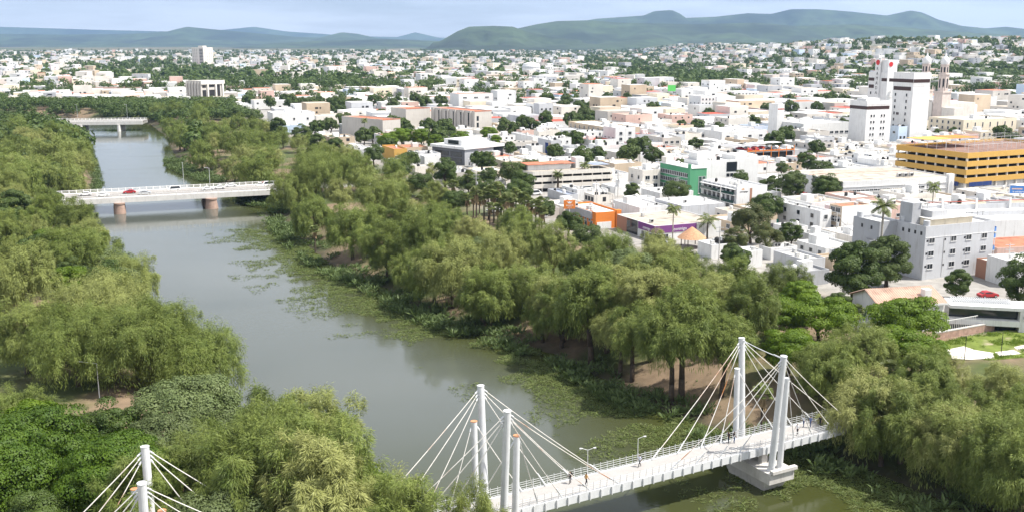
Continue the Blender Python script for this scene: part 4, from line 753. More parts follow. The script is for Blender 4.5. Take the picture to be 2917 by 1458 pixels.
def bldg(name, label, c, wu, wv, h, wall='white', roof='white', rot=ROT, par=.55, group=None, cat='building', z=None, parent=None):
    e = empty(name, (c[0], c[1], (zat(c[0], c[1]) if z is None else z)), R(rot)); tag(e, label, cat, group); occupy(c, wu, wv, rot)
    e['_'] = 0; del e['_']
    shell(wu, wv, h, par).build('wall', WM(wall), e); MB().box(.22, wu - .22, .22, wv - .22, h - par - .25, h - par).build('roof', RM(roof), e); return e
def sign(e, txt, size, loc, rot, mat, ext=.03, name='lettering', align='CENTER'):
    cu = bpy.data.curves.new(name, 'FONT'); cu.body = txt; cu.size = size; cu.extrude = ext; cu.resolution_u = 2; cu.align_x = align; o = bpy.data.objects.new(name, cu); COL.objects.link(o); o.location = loc; o.rotation_euler = rot; o.data.materials.append(mat)
    me = bpy.data.meshes.new_from_object(o); COL.objects.unlink(o); bpy.data.objects.remove(o)
    me.name = name; o = link(name, me, e, loc); o.rotation_euler = rot; return o
PU = (R(90), 0, 0); PV = (R(90), 0, R(-90))      # lettering upright on the right-hand and on the left-hand street face
LETW = pmat('letter_white', (.8, .8, .8), .5, .02, 2); LETB = pmat('letter_black', (.02, .02, .02), .5, .02, 2); LETO = pmat('letter_orange', (.75, .3, .03), .5, .02, 2); LETR = pmat('letter_red', (.55, .03, .03), .5, .02, 2)
rr_ = random.Random(5)

# --- yellow multi-storey car park
def garage():
    c, wu, wv, h = (168.0,374.8),62.0,34.2,13.6; e = empty('parking_garage', (c[0], c[1], 0), R(26)); tag(e, 'yellow banded multi-storey car park with open decks', 'car park'); occupy(c, wu, wv, 26)
    Y_ = WM('yellow'); lv = [(h - 2.0, h + .05), (h - 5.1, h - 3.1), (h - 8.2, h - 6.2), (h - 11.3, h - 9.3)]
    for a, b_ in lv:
        mb = MB(); t = .25
        mb.box(0, wu, 0, t, a, b_).box(0, wu, wv - t, wv, a, b_).box(0, t, t, wv - t, a, b_).box(wu - t, wu, t, wv - t, a, b_); mb.build('parapet_band', Y_, e); MB().box(.26, wu - .26, .26, wv - .26, a + .9, a + 1.15).build('floor_slab', RM('brown') if a > h - 2.5 else WM('concrete'), e)
    pm = MB().box(-.3, .3, -.3, .3, -.5, h - 1.2).mesh('column', WM('warm')); n = int(wu / 5.6)
    for k in range(n + 1):
        for y in (.62, wv - .62): link('column', pm, e, (.62 + k * (wu - 1.24) / n, y, 0))
    for k in range(1, 7):
        for x in (.62, wu - .62): link('column', pm, e, (x, .62 + k * (wv - 1.24) / 7, 0))
    MB().box(3, wu - 3, 3, wv - 3, -.5, h - 3.2).build('deck_shade_block', DARK, e); MB().box(1.2, wu - 1.2, 1.2, wv - 1.2, -.5, 2.2).build('ground_wall', WM('white'), e)  # the dark block paints in the shade deep inside the open decks
    # pipe frames of the shade canopies on the roof deck
    pt = MB().tube((0, 0, h - 1), (0, 0, h + 2.6), .07, n=6).mesh('shade_post', WHITE); 
    for k in range(12):
        for y in (2, wv * .36, wv * .62, wv - 2): link('shade_post', pt, e, (2.5 + k * (wu - 5) / 11, y, 0))
    for k in range(12): MB().tube((2.5 + k * (wu - 5) / 11, 2, h + 2.6), (2.5 + k * (wu - 5) / 11, wv * .36, h + 2.75), .05, n=4).tube((2.5 + k * (wu - 5) / 11, wv * .62, h + 2.6), (2.5 + k * (wu - 5) / 11, wv - 2, h + 2.75), .05, n=4).build('shade_rafter', WHITE, e)
    for y in (2, wv * .36, wv * .62, wv - 2): MB().tube((2, y, h + 2.65), (wu - 2, y, h + 2.65), .06, n=4).build('shade_beam', WHITE, e)
    MB().box(wu * .30, wu * .50, wv * .62, wv - 1.5, h + 2.85, h + 2.92).build('shade_sheet', WM('orange'), e)
    MB().box(wu * .05, wu * .28, wv * .62, wv - 1.5, h + 2.85, h + 2.92).build('shade_sheet', WM('yellow'), e)
    MB().box(-.15, -.03, 3, 13, 1.0, 2.6).build('sign_board', WM('navy'), e); MB().box(2, 14, -.15, -.03, 1.0, 2.6).build('sign_board', WM('navy'), e)
    for k in range(7):
        pass
    return e, wu, wv, h
ge, gwu, gwv, gh = garage()
# --- grey apartment block with blue balconies
def apartments():
    c, wu, wv, h = (95.2,230.3),21.5,9.1,12.6; e = bldg('apartment_block', 'grey apartment block with small windows and blue end balconies', c, wu, wv, h, 'ltgrey', 'white')
    c2, wu2, wv2, h2 = (87.3,235.6),4.1,8.1,12.6; q = Vector((c2[0] - c[0], c2[1] - c[1], 0)); q.rotate(Matrix.Rotation(-R(ROT), 3, 'Z'))
    shell(6.0, 9.0, h, .55, q.x, wv + .01).build('wall', WM('grey'), e); MB().box(q.x + .22, q.x + 5.78, wv + .23, wv + 8.7, h - .8, h - .55).build('roof', RM('white'), e); occupy(c2, 6, 10, ROT)
    for k in range(3):
        z = 2.6 + k * 3.0
        for a in (.09, .40, .62, .85): w_ = win(e, 'u', a * wu - .7, z, 1.6, 1.15)
        for a in (.03, .28, .565): win(e, 'u', a * wu - .2, z + .35, .55, .5, 'hole')
        pass
    for k in range(4): win(e, 'v', 1.0 + k * (wv - 1.5) / 4, h - 2.2, .6, .85, 'hole')
    for k in range(2): o = link('window', winmesh(.6, .85, 'hole'), e, (q.x - .001, wv + 3 + k * 3.2, h - 2.2), -math.pi / 2)
    MB().box(.1, wu - .1, -.06, -.004, h - 2.75, h - 2.62).build('string_course', WM('white'), e); MB().tube((wu * .27, -.07, .5), (wu * .27, -.07, h - 3.2), .05, n=5).build('drain_pipe', WM('white'), e)
    MB().box(wu * .82, wu * .985, -.07, -.004, .1, 1.9).build('brick_infill', WM('concrete'), e)
    for k, z in enumerate((2.4, 5.4, 8.4, h - 2.7)):
        b_ = MB(); n = 8; pts = [(wu + .004, 0)] + [(wu + .2 + 1.6 * math.sin(math.pi * .5 * j / n), .2 + 2.4 * (1 - math.cos(math.pi * .5 * j / n)) - .2) for j in range(n + 1)] + [(wu + .004, 3.2)]
        b_.prism(pts, z, z + .95, 0, top=False); o = b_.build('balcony', WM('blue'), e); MB().prism(pts, z - .15, z - .004, bot=True).build('balcony_floor', WM('white'), e)
    for x, y in ((wu + .5, .15), (wu + 1.7, 2.2)): MB().tube((x, y, 0), (x, y, h - 2.0), .12, n=6).build('balcony_post', WM('white'), e)
    z = h - .55
    MB().box(wu * .02, wu * .14, wv * .55, wv * .98, z + .004, z + 5.2).build('stair_tower', WM('grey'), e); MB().box(wu * .13, wu * .24, wv * .5, wv * 1.0, z + 4.9, z + 5.05).build('tower_canopy', RM('ltgrey'), e)
    for x, y in ((wu * .23, wv * .55), (wu * .23, wv * .96)): MB().tube((x, y, z), (x, y, z + 4.9), .12, n=5).build('canopy_post', WM('white'), e)
    MB().box(wu * .2, wu * .42, wv * .3, wv * .7, z + 1.6, z + 3.4).build('machine_room', WM('ltgrey'), e); MB().box(wu * .14, wu * .75, wv * .2, wv * .95, z + .004, z + 1.596).build('roof_rooms', WM('cream'), e)
    MB().box(wu * .12, wu * .80, wv * .12, wv * .60, z + 1.75, z + 1.85).build('roof_canopy', RM('white'), e)
    tm = MB().lathe([(.75, 0), (.75, 1.3), (.7, 1.4), (.1, 1.5)], 16).mesh('water_tank', WM('ltgrey'))
    for x, y in ((1.0, .9), (.9, wv * .86), (q.x + .9, wv + 7.8)): link('water_tank', tm, e, (x, y, z + .35))
    for k in range(5): MB().tube((wu * (.55 + .08 * k), wv * .15, z + 1.8), (wu * (.55 + .08 * k), wv * .15, z + 2.9), .04, n=4).build('roof_rail_post', BLACK, e)
    MB().tube((wu * .5, wv * .15, z + 2.6), (wu * .9, wv * .15, z + 2.6), .04, n=4).build('roof_rail', BLACK, e)
apartments()
# --- long white hall with ivy end wall, strip windows and arched panel
def hall():
    c, wu, wv, h = (114.6,349.9),46.3,32.9,6.7; e = bldg('market_hall', 'long white hall with a stained tan roof and strip windows', c, wu, wv, h, 'white', 'tan', rot=18, par=.35)
    rowwin(e, 'u', .3, wu * .54, 14, h * .46, 1.5, .55); rowwin(e, 'u', wu * .56, wu * .74, 5, h * .48, 1.45, .6); rowwin(e, 'u', wu * .02, wu * .7, 12, .9, 1.4, .9)
    for k in range(6):
        for j in range(6): win(e, 'u', wu * .76 + k * wu * .021, h * .32 + j * .5, wu * .016, .3, 'hole')
    for z in (h * .40, h * .70): MB().box(0, wu * .95, -.25, -.004, z, z + .12).build('ledge', WM('white'), e)
    MB().box(wu * .955, wu + .3, -.45, 1.5, -.5, h + 1.0).build('end_pier', WM('white'), e)
    a = [(wu * .965 + 1.5 * (.5 - .5 * math.cos(math.pi * k / 10)), -.47, 3.2 + 1.9 * math.sin(math.pi * k / 10)) for k in range(11)]
    MB().poly([(wu * .965 + 1.5, -.455, .3), (wu * .965, -.455, .3)] + [(p[0], -.455, p[2]) for p in a][0:]).build('arched_panel', WM('ltgrey'), e)
    for k in range(3): MB().box(.5, wu - .6, wv * (.25 + .22 * k), wv * (.25 + .22 * k) + .25, h - .35, h - .28).build('roof_seam', RM('terra' if k == 2 else 'white'), e)
    for k in range(6): link('air_conditioner', ACM, e, (wu * .62 + k * 1.3, wv * .22 + (k % 2) * 1.2, h - .3)).scale = (1.3, 1.3, 1.3)
    V, F_ = leaves(np.stack([rng.uniform(-.35, -.05, 2600), rng.uniform(.0, wv * .55, 2600), rng.uniform(.1, h + .2, 2600)], 1), unit(rng.normal(size=(2600, 3)) + [0, 0, -.6]), np.tile([-1., 0, .4], (2600, 1)), rng.uniform(.3, .6, 2600), rng.uniform(.2, .4, 2600), rng)
    link('ivy', npmesh('ivy', V, F_, LEAF['broad']), e)
hall()
# --- green office with white block and the clinic
def green():
    c, wu, wv, h = (63.5,359.5),2.9,20.9,9.9; e = bldg('green_office', 'green office with two rows of ribbon windows', c, 6.6, wv, h, 'green', 'white')
    for z in (h * .40, h * .66): rowwin(e, 'v', .5, wv - .4, 16, z, 1.05, 1.35)
    rowwin(e, 'v', .5, wv - .4, 9, .3, 1.9, 2.4, 'green'); rowwin(e, 'u', 3.2, 6.2, 2, 1, 1.2, h * .6, 'green')
    MB().box(-.5, -.04, -.3, 1.3, .1, h + 1.6).build('fin_wall', WM('green'), e); MB().box(-.2, 6.5, -.2, wv, h + .004, h + .25).build('coping', WM('white'), e)
    MB().box(.3, 3.5, wv - 3.6, wv - .3, h + .26, h + 2.4).build('roof_tower', WM('warm'), e); clutter(e, 6, wv, h - .5, rr_, 2, 3, False)
    c, wu, wv, h = (67.5,368.1),26.4,9.4,11.6; e = bldg('white_office', 'stepped white office block behind the green office', c, wu, wv, h, 'white', 'white')
    for k in range(3): win(e, 'u', wu * .47 + k * 1.6, h * .45, 1.4, 1.3)
    MB().box(wu * .47, wu * .64, -.12, -.004, h * .62, h * .92).build('glazed_panel', GLASS, e); MB().box(wu * .62, wu * .99, .4, wv - .4, h + .004 - .55, h + 1.3).build('upper_block', WM('white'), e); MB().box(wu * .05, wu * .35, wv * .3, wv * .9, h - .54, h + 2.6).build('upper_block', WM('white'), e); clutter(e, wu * .9, wv, h - .5, rr_, 3, 2, False)
green()
def clinic():
    c, wu, wv, h = (72.8,326.8),11.9,20.1,8.2; e = bldg('balconied_office', 'white three-storey office with glass balconies and an orange roof emblem', c, wu, wv, h, 'white', 'white')
    for k in range(3):
        z = .4 + k * 2.7; rowwin(e, 'v', .8, wv - .8, 7, z, 1.5, 1.9)
        if k: MB().box(-1.1, -.004, .3, wv - .3, z - .5, z - .3).build('balcony_slab', WM('white'), e); MB().box(-1.1, -1.04, .3, wv - .3, z - .296, z + .6).build('balcony_glass', GREENGL, e)
    MB().box(-1.2, -.004, .2, wv - .2, h - .9, h - .75).build('canopy', WM('white'), e); MB().box(wu * .43, wu * .50, -.06, -.004, h * .25, h * .92).build('brown_panel', WM('brick'), e)
    sign(e, 'consupago', .75, (wu * .23, -.03, h - 1.9), PU, LETB); sign(e, 'oh', 1.0, (wu * .2, -.03, h - 1.1), PU, LETO); clutter(e, wu, wv, h - .5, rr_, 2, 5, False)
clinic()
c, wu, wv, h = (52.9,311.9),15.5,16.6,4.3; e = bldg('warehouse', 'plain grey metal-clad box building with a bright white roof', c, wu, wv, h, 'ltgrey', 'white', par=.12); clutter(e, wu, wv, h - .1, rr_, 0, 3, False)
for k in range(5): MB().box(wu * .2 * k + .3, wu * .2 * k + .34, -.03, -.002, .1, h - .1).build('panel_joint', WM('grey'), e)
def shop():
    c, wu, wv, h = (39.5,276.7),21.7,21.6,4.0; h += .3; e = bldg('corner_shop', 'white corner shop with a purple fascia and flat tan roof', c, wu, wv, h, 'white', 'tan', par=.2)
    MB().box(-.12, wu * .62, -.14, -.004, h * .52, h - .06).build('fascia', WM('purple'), e); MB().box(-.12, -.004, -.003, wv * .42, h * .52, h - .06).build('fascia', WM('purple'), e)
    sign(e, 'conmigo', 1.25, (wu * .37, -.16, h * .62), PU, LETW); sign(e, 'conmigo', 1.2, (-.14, wv * .2, h * .62), PV, LETW)
    rowwin(e, 'u', .6, 4.5, 2, .5, 1.5, 1.3); rowwin(e, 'v', 1.0, 7.5, 3, .4, 1.5, 1.5)
    MB().box(-.1, -.004, wv * .44, wv * .72, .1, h - .1).build('dark_glass_front', GLASS, e); MB().box(-.1, -.004, wv * .73, wv, .0, h - .1).build('brick_front', WM('brick'), e); clutter(e, wu * .6, wv, h - .15, rr_, 0, 2, False)
shop(); OCC.append((uv(39.5, 276.7)[0] - 26, uv(39.5, 276.7)[0] + 24, uv(39.5, 276.7)[1] - 22, uv(39.5, 276.7)[1] + 1))
def bank():
    c, wu, wv, h = (24.7,295.9),8.3,19.5,5.1; e = bldg('orange_bank', 'bright orange bank branch with a flat white roof', c, wu, wv, h, 'orange', 'white')
    MB().box(-.5, -.004, 2.2, wv, h * .55, h * .98).build('grey_fascia', WM('grey'), e); MB().box(.4, wu * .62, -.14, -.004, .1, h * .42).build('white_panel', WM('white'), e); rowwin(e, 'v', 2.5, wv - 1, 6, h * .38, 1.2, 1.0); rowwin(e, 'v', 1, wv - 1, 5, .3, 1.4, 1.8)
    MB().box(wu - 1.5, wu + .1, -.3, 1.2, .05, h + .3).build('corner_pier', WM('orange'), e); clutter(e, wu, wv, h - .5, rr_, 0, 6, False)
    p = (17.24,302.00,6.10); s_ = empty('pole_sign', (p[0], p[1], 0), R(10)); tag(s_, 'orange bank sign with white wings on a white pole', 'sign')
    MB().tube((0, 0, 0), (0, 0, p[2] - 1.3), .14, n=8).build('pole', WHITE, s_); z = p[2]
    MB().box(-1.75, 1.75, -.2, .2, z - 1.3, z + 1.25).build('sign_box', WM('orange'), s_); wg = MB()
    wg.poly([(-.95, -.215, z + .95), (-.35, -.215, z + .3), (.35, -.215, z + .3), (.95, -.215, z + .95), (.4, -.215, z + .75), (0, -.215, z + .95), (-.4, -.215, z + .75)][::-1]).build('emblem', LETW, s_); sign(s_, 'BANCO', .62, (0, -.21, z - .5), PU, LETW); sign(s_, 'azteca', .5, (0, -.21, z - .95), PU, LETW)
bank(); OCC.append((uv(24.7, 295.9)[0] - 18, uv(24.7, 295.9)[0] + 8, uv(24.7, 295.9)[1] - 22, uv(24.7, 295.9)[1] + 20))
# --- cream car park with rounded ends
def cream_park():
    c, wu, wv, h = (5.9,369.9),35.7,11.3,7.3; wv = max(wv, 15); rt = 20; e = empty('rounded_car_park', (c[0], c[1], 0), R(rt)); tag(e, 'cream car park with rounded corners and dark open storeys', 'car park'); occupy(c, wu, wv, rt)
    def rrect(i=0, r_=2.6, n=6):
        x0, x1, y0, y1 = i, wu - i, i, wv - i; pts = []
        for cx_, cy_, a0 in ((x1 - r_, y0 + r_, -90), (x1 - r_, y1 - r_, 0), (x0 + r_, y1 - r_, 90), (x0 + r_, y0 + r_, 180)):
            for k in range(n + 1): a = R(a0 + 90 * k / n); pts.append((cx_ + r_ * math.cos(a), cy_ + r_ * math.sin(a)))
        return pts
    lv = 3; st = h / lv
    for k in range(lv + 1):
        z1 = h - k * st; z0 = max(z1 - st * .62, -.3)
        if z1 > .5: MB().prism(rrect(), z0, z1, top=(k > 0), bot=True).build('parapet_band', WM('warm'), e)
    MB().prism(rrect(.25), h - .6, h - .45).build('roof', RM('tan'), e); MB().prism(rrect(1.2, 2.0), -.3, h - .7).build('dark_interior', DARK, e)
    for k in range(9): MB().box(1.5 + k * (wu - 3.4) / 8, 1.9 + k * (wu - 3.4) / 8, .35, .75, -.3, h - .7).build('column', WM('warm'), e)
    for k in range(16): MB().tube((.5 + k * (wu - 1) / 15, .4, h - .4), (.5 + k * (wu - 1) / 15, .4, h + .7), .05, n=4).build('rail_post', WHITE, e)
    MB().box(2.5, wu * .55, wv * .45, wv * .95, h - .44, h + 1.6).build('roof_house', WM('white'), e); MB().box(2.0, wu * .6, wv * .4, wv * .99, h + 1.604, h + 1.75).build('roof_slab', RM('terra'), e); MB().box(wu * .62, wu * .72, wv * .5, wv * .8, h - .44, h + 3.6).build('roof_tower', WM('white'), e); MB().box(wu * .78, wu * .97, wv * .25, wv * .8, h + .9, h + 1.0).build('shade_sail', RM('bluegrey'), e)
cream_park()
# --- dark modern office
def modern():
    c, wu, wv, h = (-21.0,451.8),23.7,22.0,8.2; e = bldg('modern_office', 'dark grey modern office with big reflecting windows and a white roof slab', c, wu, wv, h - 1.1, 'grey', 'ltgrey', rot=45, par=.1)
    MB().box(-.9, wu * 1.02, -.7, wv + .5, h - 1.096, h + .05).build('roof_slab', WM('white'), e); MB().box(-.12, -.004, 0, wv, -.3, h - 1.1).build('dark_front', WM('dkgrey'), e)
    for z in (.9, 3.7):
        for k, (a, b_) in enumerate(((.08, .42), (.48, .9))): MB().box(-.3, -.125, wv * a, wv * b_, z, z + 2.0).build('picture_window', GLASS, e)
    MB().box(wu * .75, wu * .999, -.1, -.004, 1.0, h - 1.2).build('picture_window', GLASS, e); sign(e, 'a', 2.4, (wu * .70, -.06, h - 4.2), PU, LETW)
    MB().box(wu * .1, wu * .75, wv * .2, wv * .75, h + .054, h + 2.6).build('penthouse', WM('white'), e); MB().box(wu * .08, wu * .12, wv * .3, wv * .6, h + .6, h + 2.2).build('penthouse_window', GLASS, e)
modern()
# --- concrete halls (auditorium)
def halls():
    e0 = empty('auditorium', (0, 0, 0)); tag(e0, 'windowless concrete auditorium halls with red roof edges and fluted wing', 'building')
    for nm, (c, wu, wv, h), fl in (('a', ((-70.9,561.0),12.4,37.9,11.9), 0), ('b', ((-65.3,630.8),18.4,16.7,13.4), 0), ('c', ((-22.0,602.5),12.5,46.2,13.7), 1)):
        rt = {'a': 45, 'b': 40, 'c': 38}[nm]; occupy(c, wu, wv, rt); a_, b_, t_ = R(rt), 0, 0
        w_ = shell(wu, wv, h, .5); o = w_.build('hall_wall', WM('concrete'), e0, (c[0], c[1], 0), a_); MB().box(.2, wu - .2, .2, wv - .2, h - .7, h - .5).build('roof', RM('terra'), o); MB().box(-.06, wu + .06, -.06, -.003, h - .45, h + .03).build('red_coping', RM('terra'), o)
        if fl:
            for k in range(5): MB().box(-.12, -.004, wv * (.12 + .17 * k), wv * (.12 + .17 * k) + 1.1, .3, h - 1.2).build('slot_window', GLASS, o)
            for k in range(6): MB().box(-.9, -.004, wv * (.06 + .17 * k), wv * (.06 + .17 * k) + .7, -.3, h - .2).build('fin', WM('concrete'), o)
            for k in range(2): MB().box(wu * .12, wu * .24, -.08, -.004, h * (.30 + .28 * k), h * (.50 + .28 * k)).build('window', GLASS, o)
halls()
# --- hotel towers
def hotel():
    e0 = empty('hotel', (0, 0, 0)); tag(e0, 'white hotel towers with brown ribbon windows and a red roof emblem', 'hotel')
    def blk(c, wu, wv, h, rot=ROT): occupy(c, wu, wv, rot); o = shell(wu, wv, h, .8).build('tower_wall', WM('white'), e0, (c[0], c[1], 0), R(rot)); MB().box(.22, wu - .22, .22, wv - .22, h - 1.05, h - .8).build('roof', RM('ltgrey'), o); return o
    c, wu, wv, h = (182.9,529.0),16.5,12.7,23.8; o = blk(c, wu, wv, h)
    MB().box(-.05, wu * .9, -.08, -.004, h - 4.4, h - 2.7).build('ribbon_window', BROWN, o); MB().box(-.08, -.004, 0, wv, h - 4.4, h - 2.7).build('ribbon_window', BROWN, o)
    for k in range(5):
        for x in (.17, .28, .58, .69): win(o, 'u', wu * x, 2.6 + k * 3.2, .95, 1.3, 'std')
    MB().box(wu * .35, wu * .62, -.1, -.004, .1, 1.9).build('entrance', BLACK, o); MB().box(1, wu * .6, 2, wv * .7, h - .79, h + 1.2).build('roof_room', WM('white'), o); MB().box(-.1, wu + .1, -.12, -.003, h - 1.8, h - 1.6).build('cornice', WM('white'), o)
    c, wu, wv, h = (210.3,540.3),11.6,14.7,37.8; o = blk(c, wu, wv, h)
    MB().box(0, wu * .96, -.08, -.004, h - 5.2, h - 3.4).build('ribbon_window', BROWN, o); MB().box(-.08, -.004, .2, wv + 3, h - 5.2, h - 3.4).build('ribbon_window', BROWN, o); MB().box(-.08, -.004, wv * .1, wv * .95, h - 9.4, h - 7.4).build('ribbon_window', BROWN, o)
    for k in range(8):
        for y in (.25, .80): win(o, 'v', wv * y, 2.2 + k * 3.3, 1.0, 1.5, 'std')
    win(o, 'v', wv * .6, 2.2 + 4 * 3.3, 2.0, 1.3, 'brown')
    for z in (h - 5.9, h - 7.0, h - 11): MB().box(0, wu, -.06, -.003, z, z + .12).build('joint', WM('ltgrey'), o)
    c2, wu2, wv2, h2 = (216.5,595.5),4.5,15.3,36.4; c2 = (c2[0], c2[1]); o = blk(c2, wu2 + 3, wv2, h2); MB().box(-.08, -.004, .3, wv2 * .30, h2 - 5.2, h2 - 3.4).build('ribbon_window', BROWN, o); MB().box(-.08, -.004, wv2 * .66, wv2 - .2, h2 - 5.2, h2 - 3.4).build('ribbon_window', BROWN, o); MB().box(-.08, -.004, wv2 * .68, wv2 - .6, h2 - 9.4, h2 - 7.4).build('ribbon_window', BROWN, o); win(o, 'v', wv2 * .8, h2 - 13, 1.0, 1.5)
    MB().box(.4, wu2 + 2.6, .4, wv2 * .55, h2 - .79, h2 + 7.0).build('lift_house', WM('white'), o)
    MB().box(-.9, -.1, wv2 * .36, wv2 * .62, h2 - 17, h2 + 7.6).build('sign_slab', WM('white'), o); yc = wv2 * .49
    d_ = MB().tube((-1.05, yc, h2 + 5.5), (-.91, yc, h2 + 5.5), 1.5, n=24).build('emblem_disc', LETR, o); d_ = MB().tube((wu2 * .5, .395, h2 + 4.5), (wu2 * .5, .2, h2 + 4.5), 1.4, n=24).build('emblem_disc', LETR, o)
    for k, ch in enumerate('RAMADA'): sign(o, ch, 2.6, (-.94, yc, h2 + 1.0 - k * 2.75), PV, LETB)
    # fire stair between the towers
    for k in range(9): MB().box(2.0, 4.0, -4.5, -.3, 2 + k * 3, 2.15 + k * 3).build('stair_flight', GALV, o)
hotel()
# --- cathedral
CATH = pmat('cathedral_stone', (.62, .53, .48), .9, .12, .5, stain=.5)
def cathedral():
    ca_, cb_ = (273.89,655.00,37.36), (270.31,675.00,36.85); a = math.atan2(cb_[1] - ca_[1], cb_[0] - ca_[0]); e = empty('cathedral', (ca_[0], ca_[1], 0), R(ROT)); tag(e, 'pale stone cathedral with twin belfries under white domes', 'church')
    q = Vector((cb_[0] - ca_[0], cb_[1] - ca_[1], 0)); q.rotate(Matrix.Rotation(-R(ROT), 3, 'Z'))
    for bx_, by_ in ((0, 0), (q.x, q.y)):
        t = MB()
        def oct_(r_, n=8): return [(bx_ + r_ * math.cos(math.pi / 8 + k * math.pi / 4), by_ + r_ * math.sin(math.pi / 8 + k * math.pi / 4)) for k in range(n)]
        t.box(bx_ - 3.6, bx_ + 3.6, by_ - 3.6, by_ + 3.6, 0, 22); t.box(bx_ - 4, bx_ + 4, by_ - 4, by_ + 4, 22.003, 22.9); t.prism(oct_(3.3), 22.903, 33); t.prism(oct_(3.7), 33.003, 33.7); t.prism(oct_(2.7), 33.703, 39.0); t.prism(oct_(3.0), 39.003, 39.6); tw = t.build('bell_tower', CATH, e)
        MB().lathe([(2.5, 39.603), (2.7, 40.3), (2.75, 41.3), (2.3, 42.9), (1.3, 44.2), (.5, 44.9), (.45, 46.2), (.12, 46.8), (.1, 48.2)], 20, (bx_, by_, 0)).build('dome', WM('white'), tw, smooth=True); MB().box(bx_ - .07, bx_ + .07, by_ - .07, by_ + .07, 48.2, 51).box(bx_ - .6, bx_ + .6, by_ - .06, by_ + .06, 49.7, 49.9).build('cross', BLACK, tw)
        for k in range(8):
            an = k * math.pi / 4; dx, dy = math.cos(an), math.sin(an)
            for r_, z0, z1, wd in ((3.3 * .924, 25, 31, .55), (2.7 * .924, 34.6, 38.2, .5)):
                m_ = MB(); s_ = Vector((-dy, dx, 0)) * wd; p0 = Vector((bx_, by_, 0)) + Vector((dx, dy, 0)) * (r_ + .03); m_.poly([tuple(p0 - s_ + Vector((0, 0, z0))), tuple(p0 + s_ + Vector((0, 0, z0))), tuple(p0 + s_ + Vector((0, 0, z1 - .6))), tuple(p0 + Vector((0, 0, z1))), tuple(p0 - s_ + Vector((0, 0, z1 - .6)))]); m_.build('belfry_opening', BLACK, tw)
            if k % 2: MB().lathe([(.5, 22.9), (.35, 24.5), (.1, 26)], 6, (bx_ + 3.4 * math.copysign(1, dx), by_ + 3.4 * math.copysign(1, dy), 0)).build('pinnacle', CATH, tw)
    L = q.y if abs(q.y) > 4 else 14; x0, x1 = min(0, q.x) + 0, max(0, q.x)
    MB().box(-2.5, 30, min(0, q.y) + 1, max(0, q.y) - 1, 0, 15).build('nave', WM('warm'), e); yc = q.y / 2
    gb = MB().poly([(-4.2, yc - 6, 0), (-4.2, yc + 6, 0), (-4.2, yc + 6, 15), (-4.2, yc + 3.5, 17), (-4.2, yc, 21), (-4.2, yc - 3.5, 17), (-4.2, yc - 6, 15)][::-1]); gb.poly([(-2.6, yc - 6, 0), (-2.6, yc + 6, 0), (-2.6, yc + 6, 15), (-2.6, yc + 3.5, 17), (-2.6, yc, 21), (-2.6, yc - 3.5, 17), (-2.6, yc - 6, 15)]); gb.quad((-4.2, yc - 6, 15), (-4.2, yc - 6, 0), (-2.6, yc - 6, 0), (-2.6, yc - 6, 15)); gb.quad((-4.2, yc, 21), (-4.2, yc - 6, 15), (-2.6, yc - 6, 15), (-2.6, yc, 21)); gb.build('gable_front', WM('warm'), e)
    MB().box(-3.4, 4, -14, -3.7, 0, 13).build('side_chapel', WM('warm'), e); OCC.append((uv(ca_[0], ca_[1])[0] - 6, uv(ca_[0], ca_[1])[0] + 32, uv(ca_[0], ca_[1])[1] - 16, uv(ca_[0], ca_[1])[1] + 24))
cathedral()
# --- concrete cultural building with fins, tall far tower
def casino():
    c, wu, wv, h = (-278.2,921.5),27.0,19.6,19.4; e = bldg('finned_hall', 'cream concrete portal building with a finned grey side by the trees', c, wu, wv, h, 'concrete', 'ltgrey', rot=58)
    for k in range(5): MB().box(-1.0, -.004, wv * (.1 + .19 * k), wv * (.1 + .19 * k) + wv * .09, -.3, h - 1).build('fin', WM('concrete'), e)
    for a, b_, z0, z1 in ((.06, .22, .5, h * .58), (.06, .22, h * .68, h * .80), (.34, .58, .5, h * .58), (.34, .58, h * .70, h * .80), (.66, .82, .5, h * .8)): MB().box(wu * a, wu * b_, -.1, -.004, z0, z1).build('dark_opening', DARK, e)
    for a in (.25, .60, .9): MB().box(wu * a, wu * a + 1.6, -1.0, -.11, -.3, h * .84).build('portal_column', WM('warm'), e)
    MB().box(-.3, wu + .3, -1.05, -.003, h * .84, h + .1).build('portal_beam', WM('warm'), e)
casino()
def fartower():
    c, wu, wv, h = (-668.9,2249.6),26.7,36.6,40.7; e = bldg('tall_block', 'tall pale tower block with a dark balcony slot beyond the finned hall', c, wu, wv, h, 'warm', 'ltgrey', rot=58)
    n = 12
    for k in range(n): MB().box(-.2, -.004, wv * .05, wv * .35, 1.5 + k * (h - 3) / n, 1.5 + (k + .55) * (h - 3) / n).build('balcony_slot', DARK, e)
    for k in range(n): rowwin(e, 'u', 1, wu - 1, 4, 1.6 + k * (h - 3) / n, 1.6, 1.3, 'hole')
    for k in range(n): rowwin(e, 'v', wv * .5, wv - 1, 3, 1.6 + k * (h - 3) / n, 1.6, 1.3, 'hole')
    MB().box(wu * .2, wu * .6, wv * .2, wv * .6, h - .5, h + 3.5).build('lift_house', WM('warm'), e)
fartower()
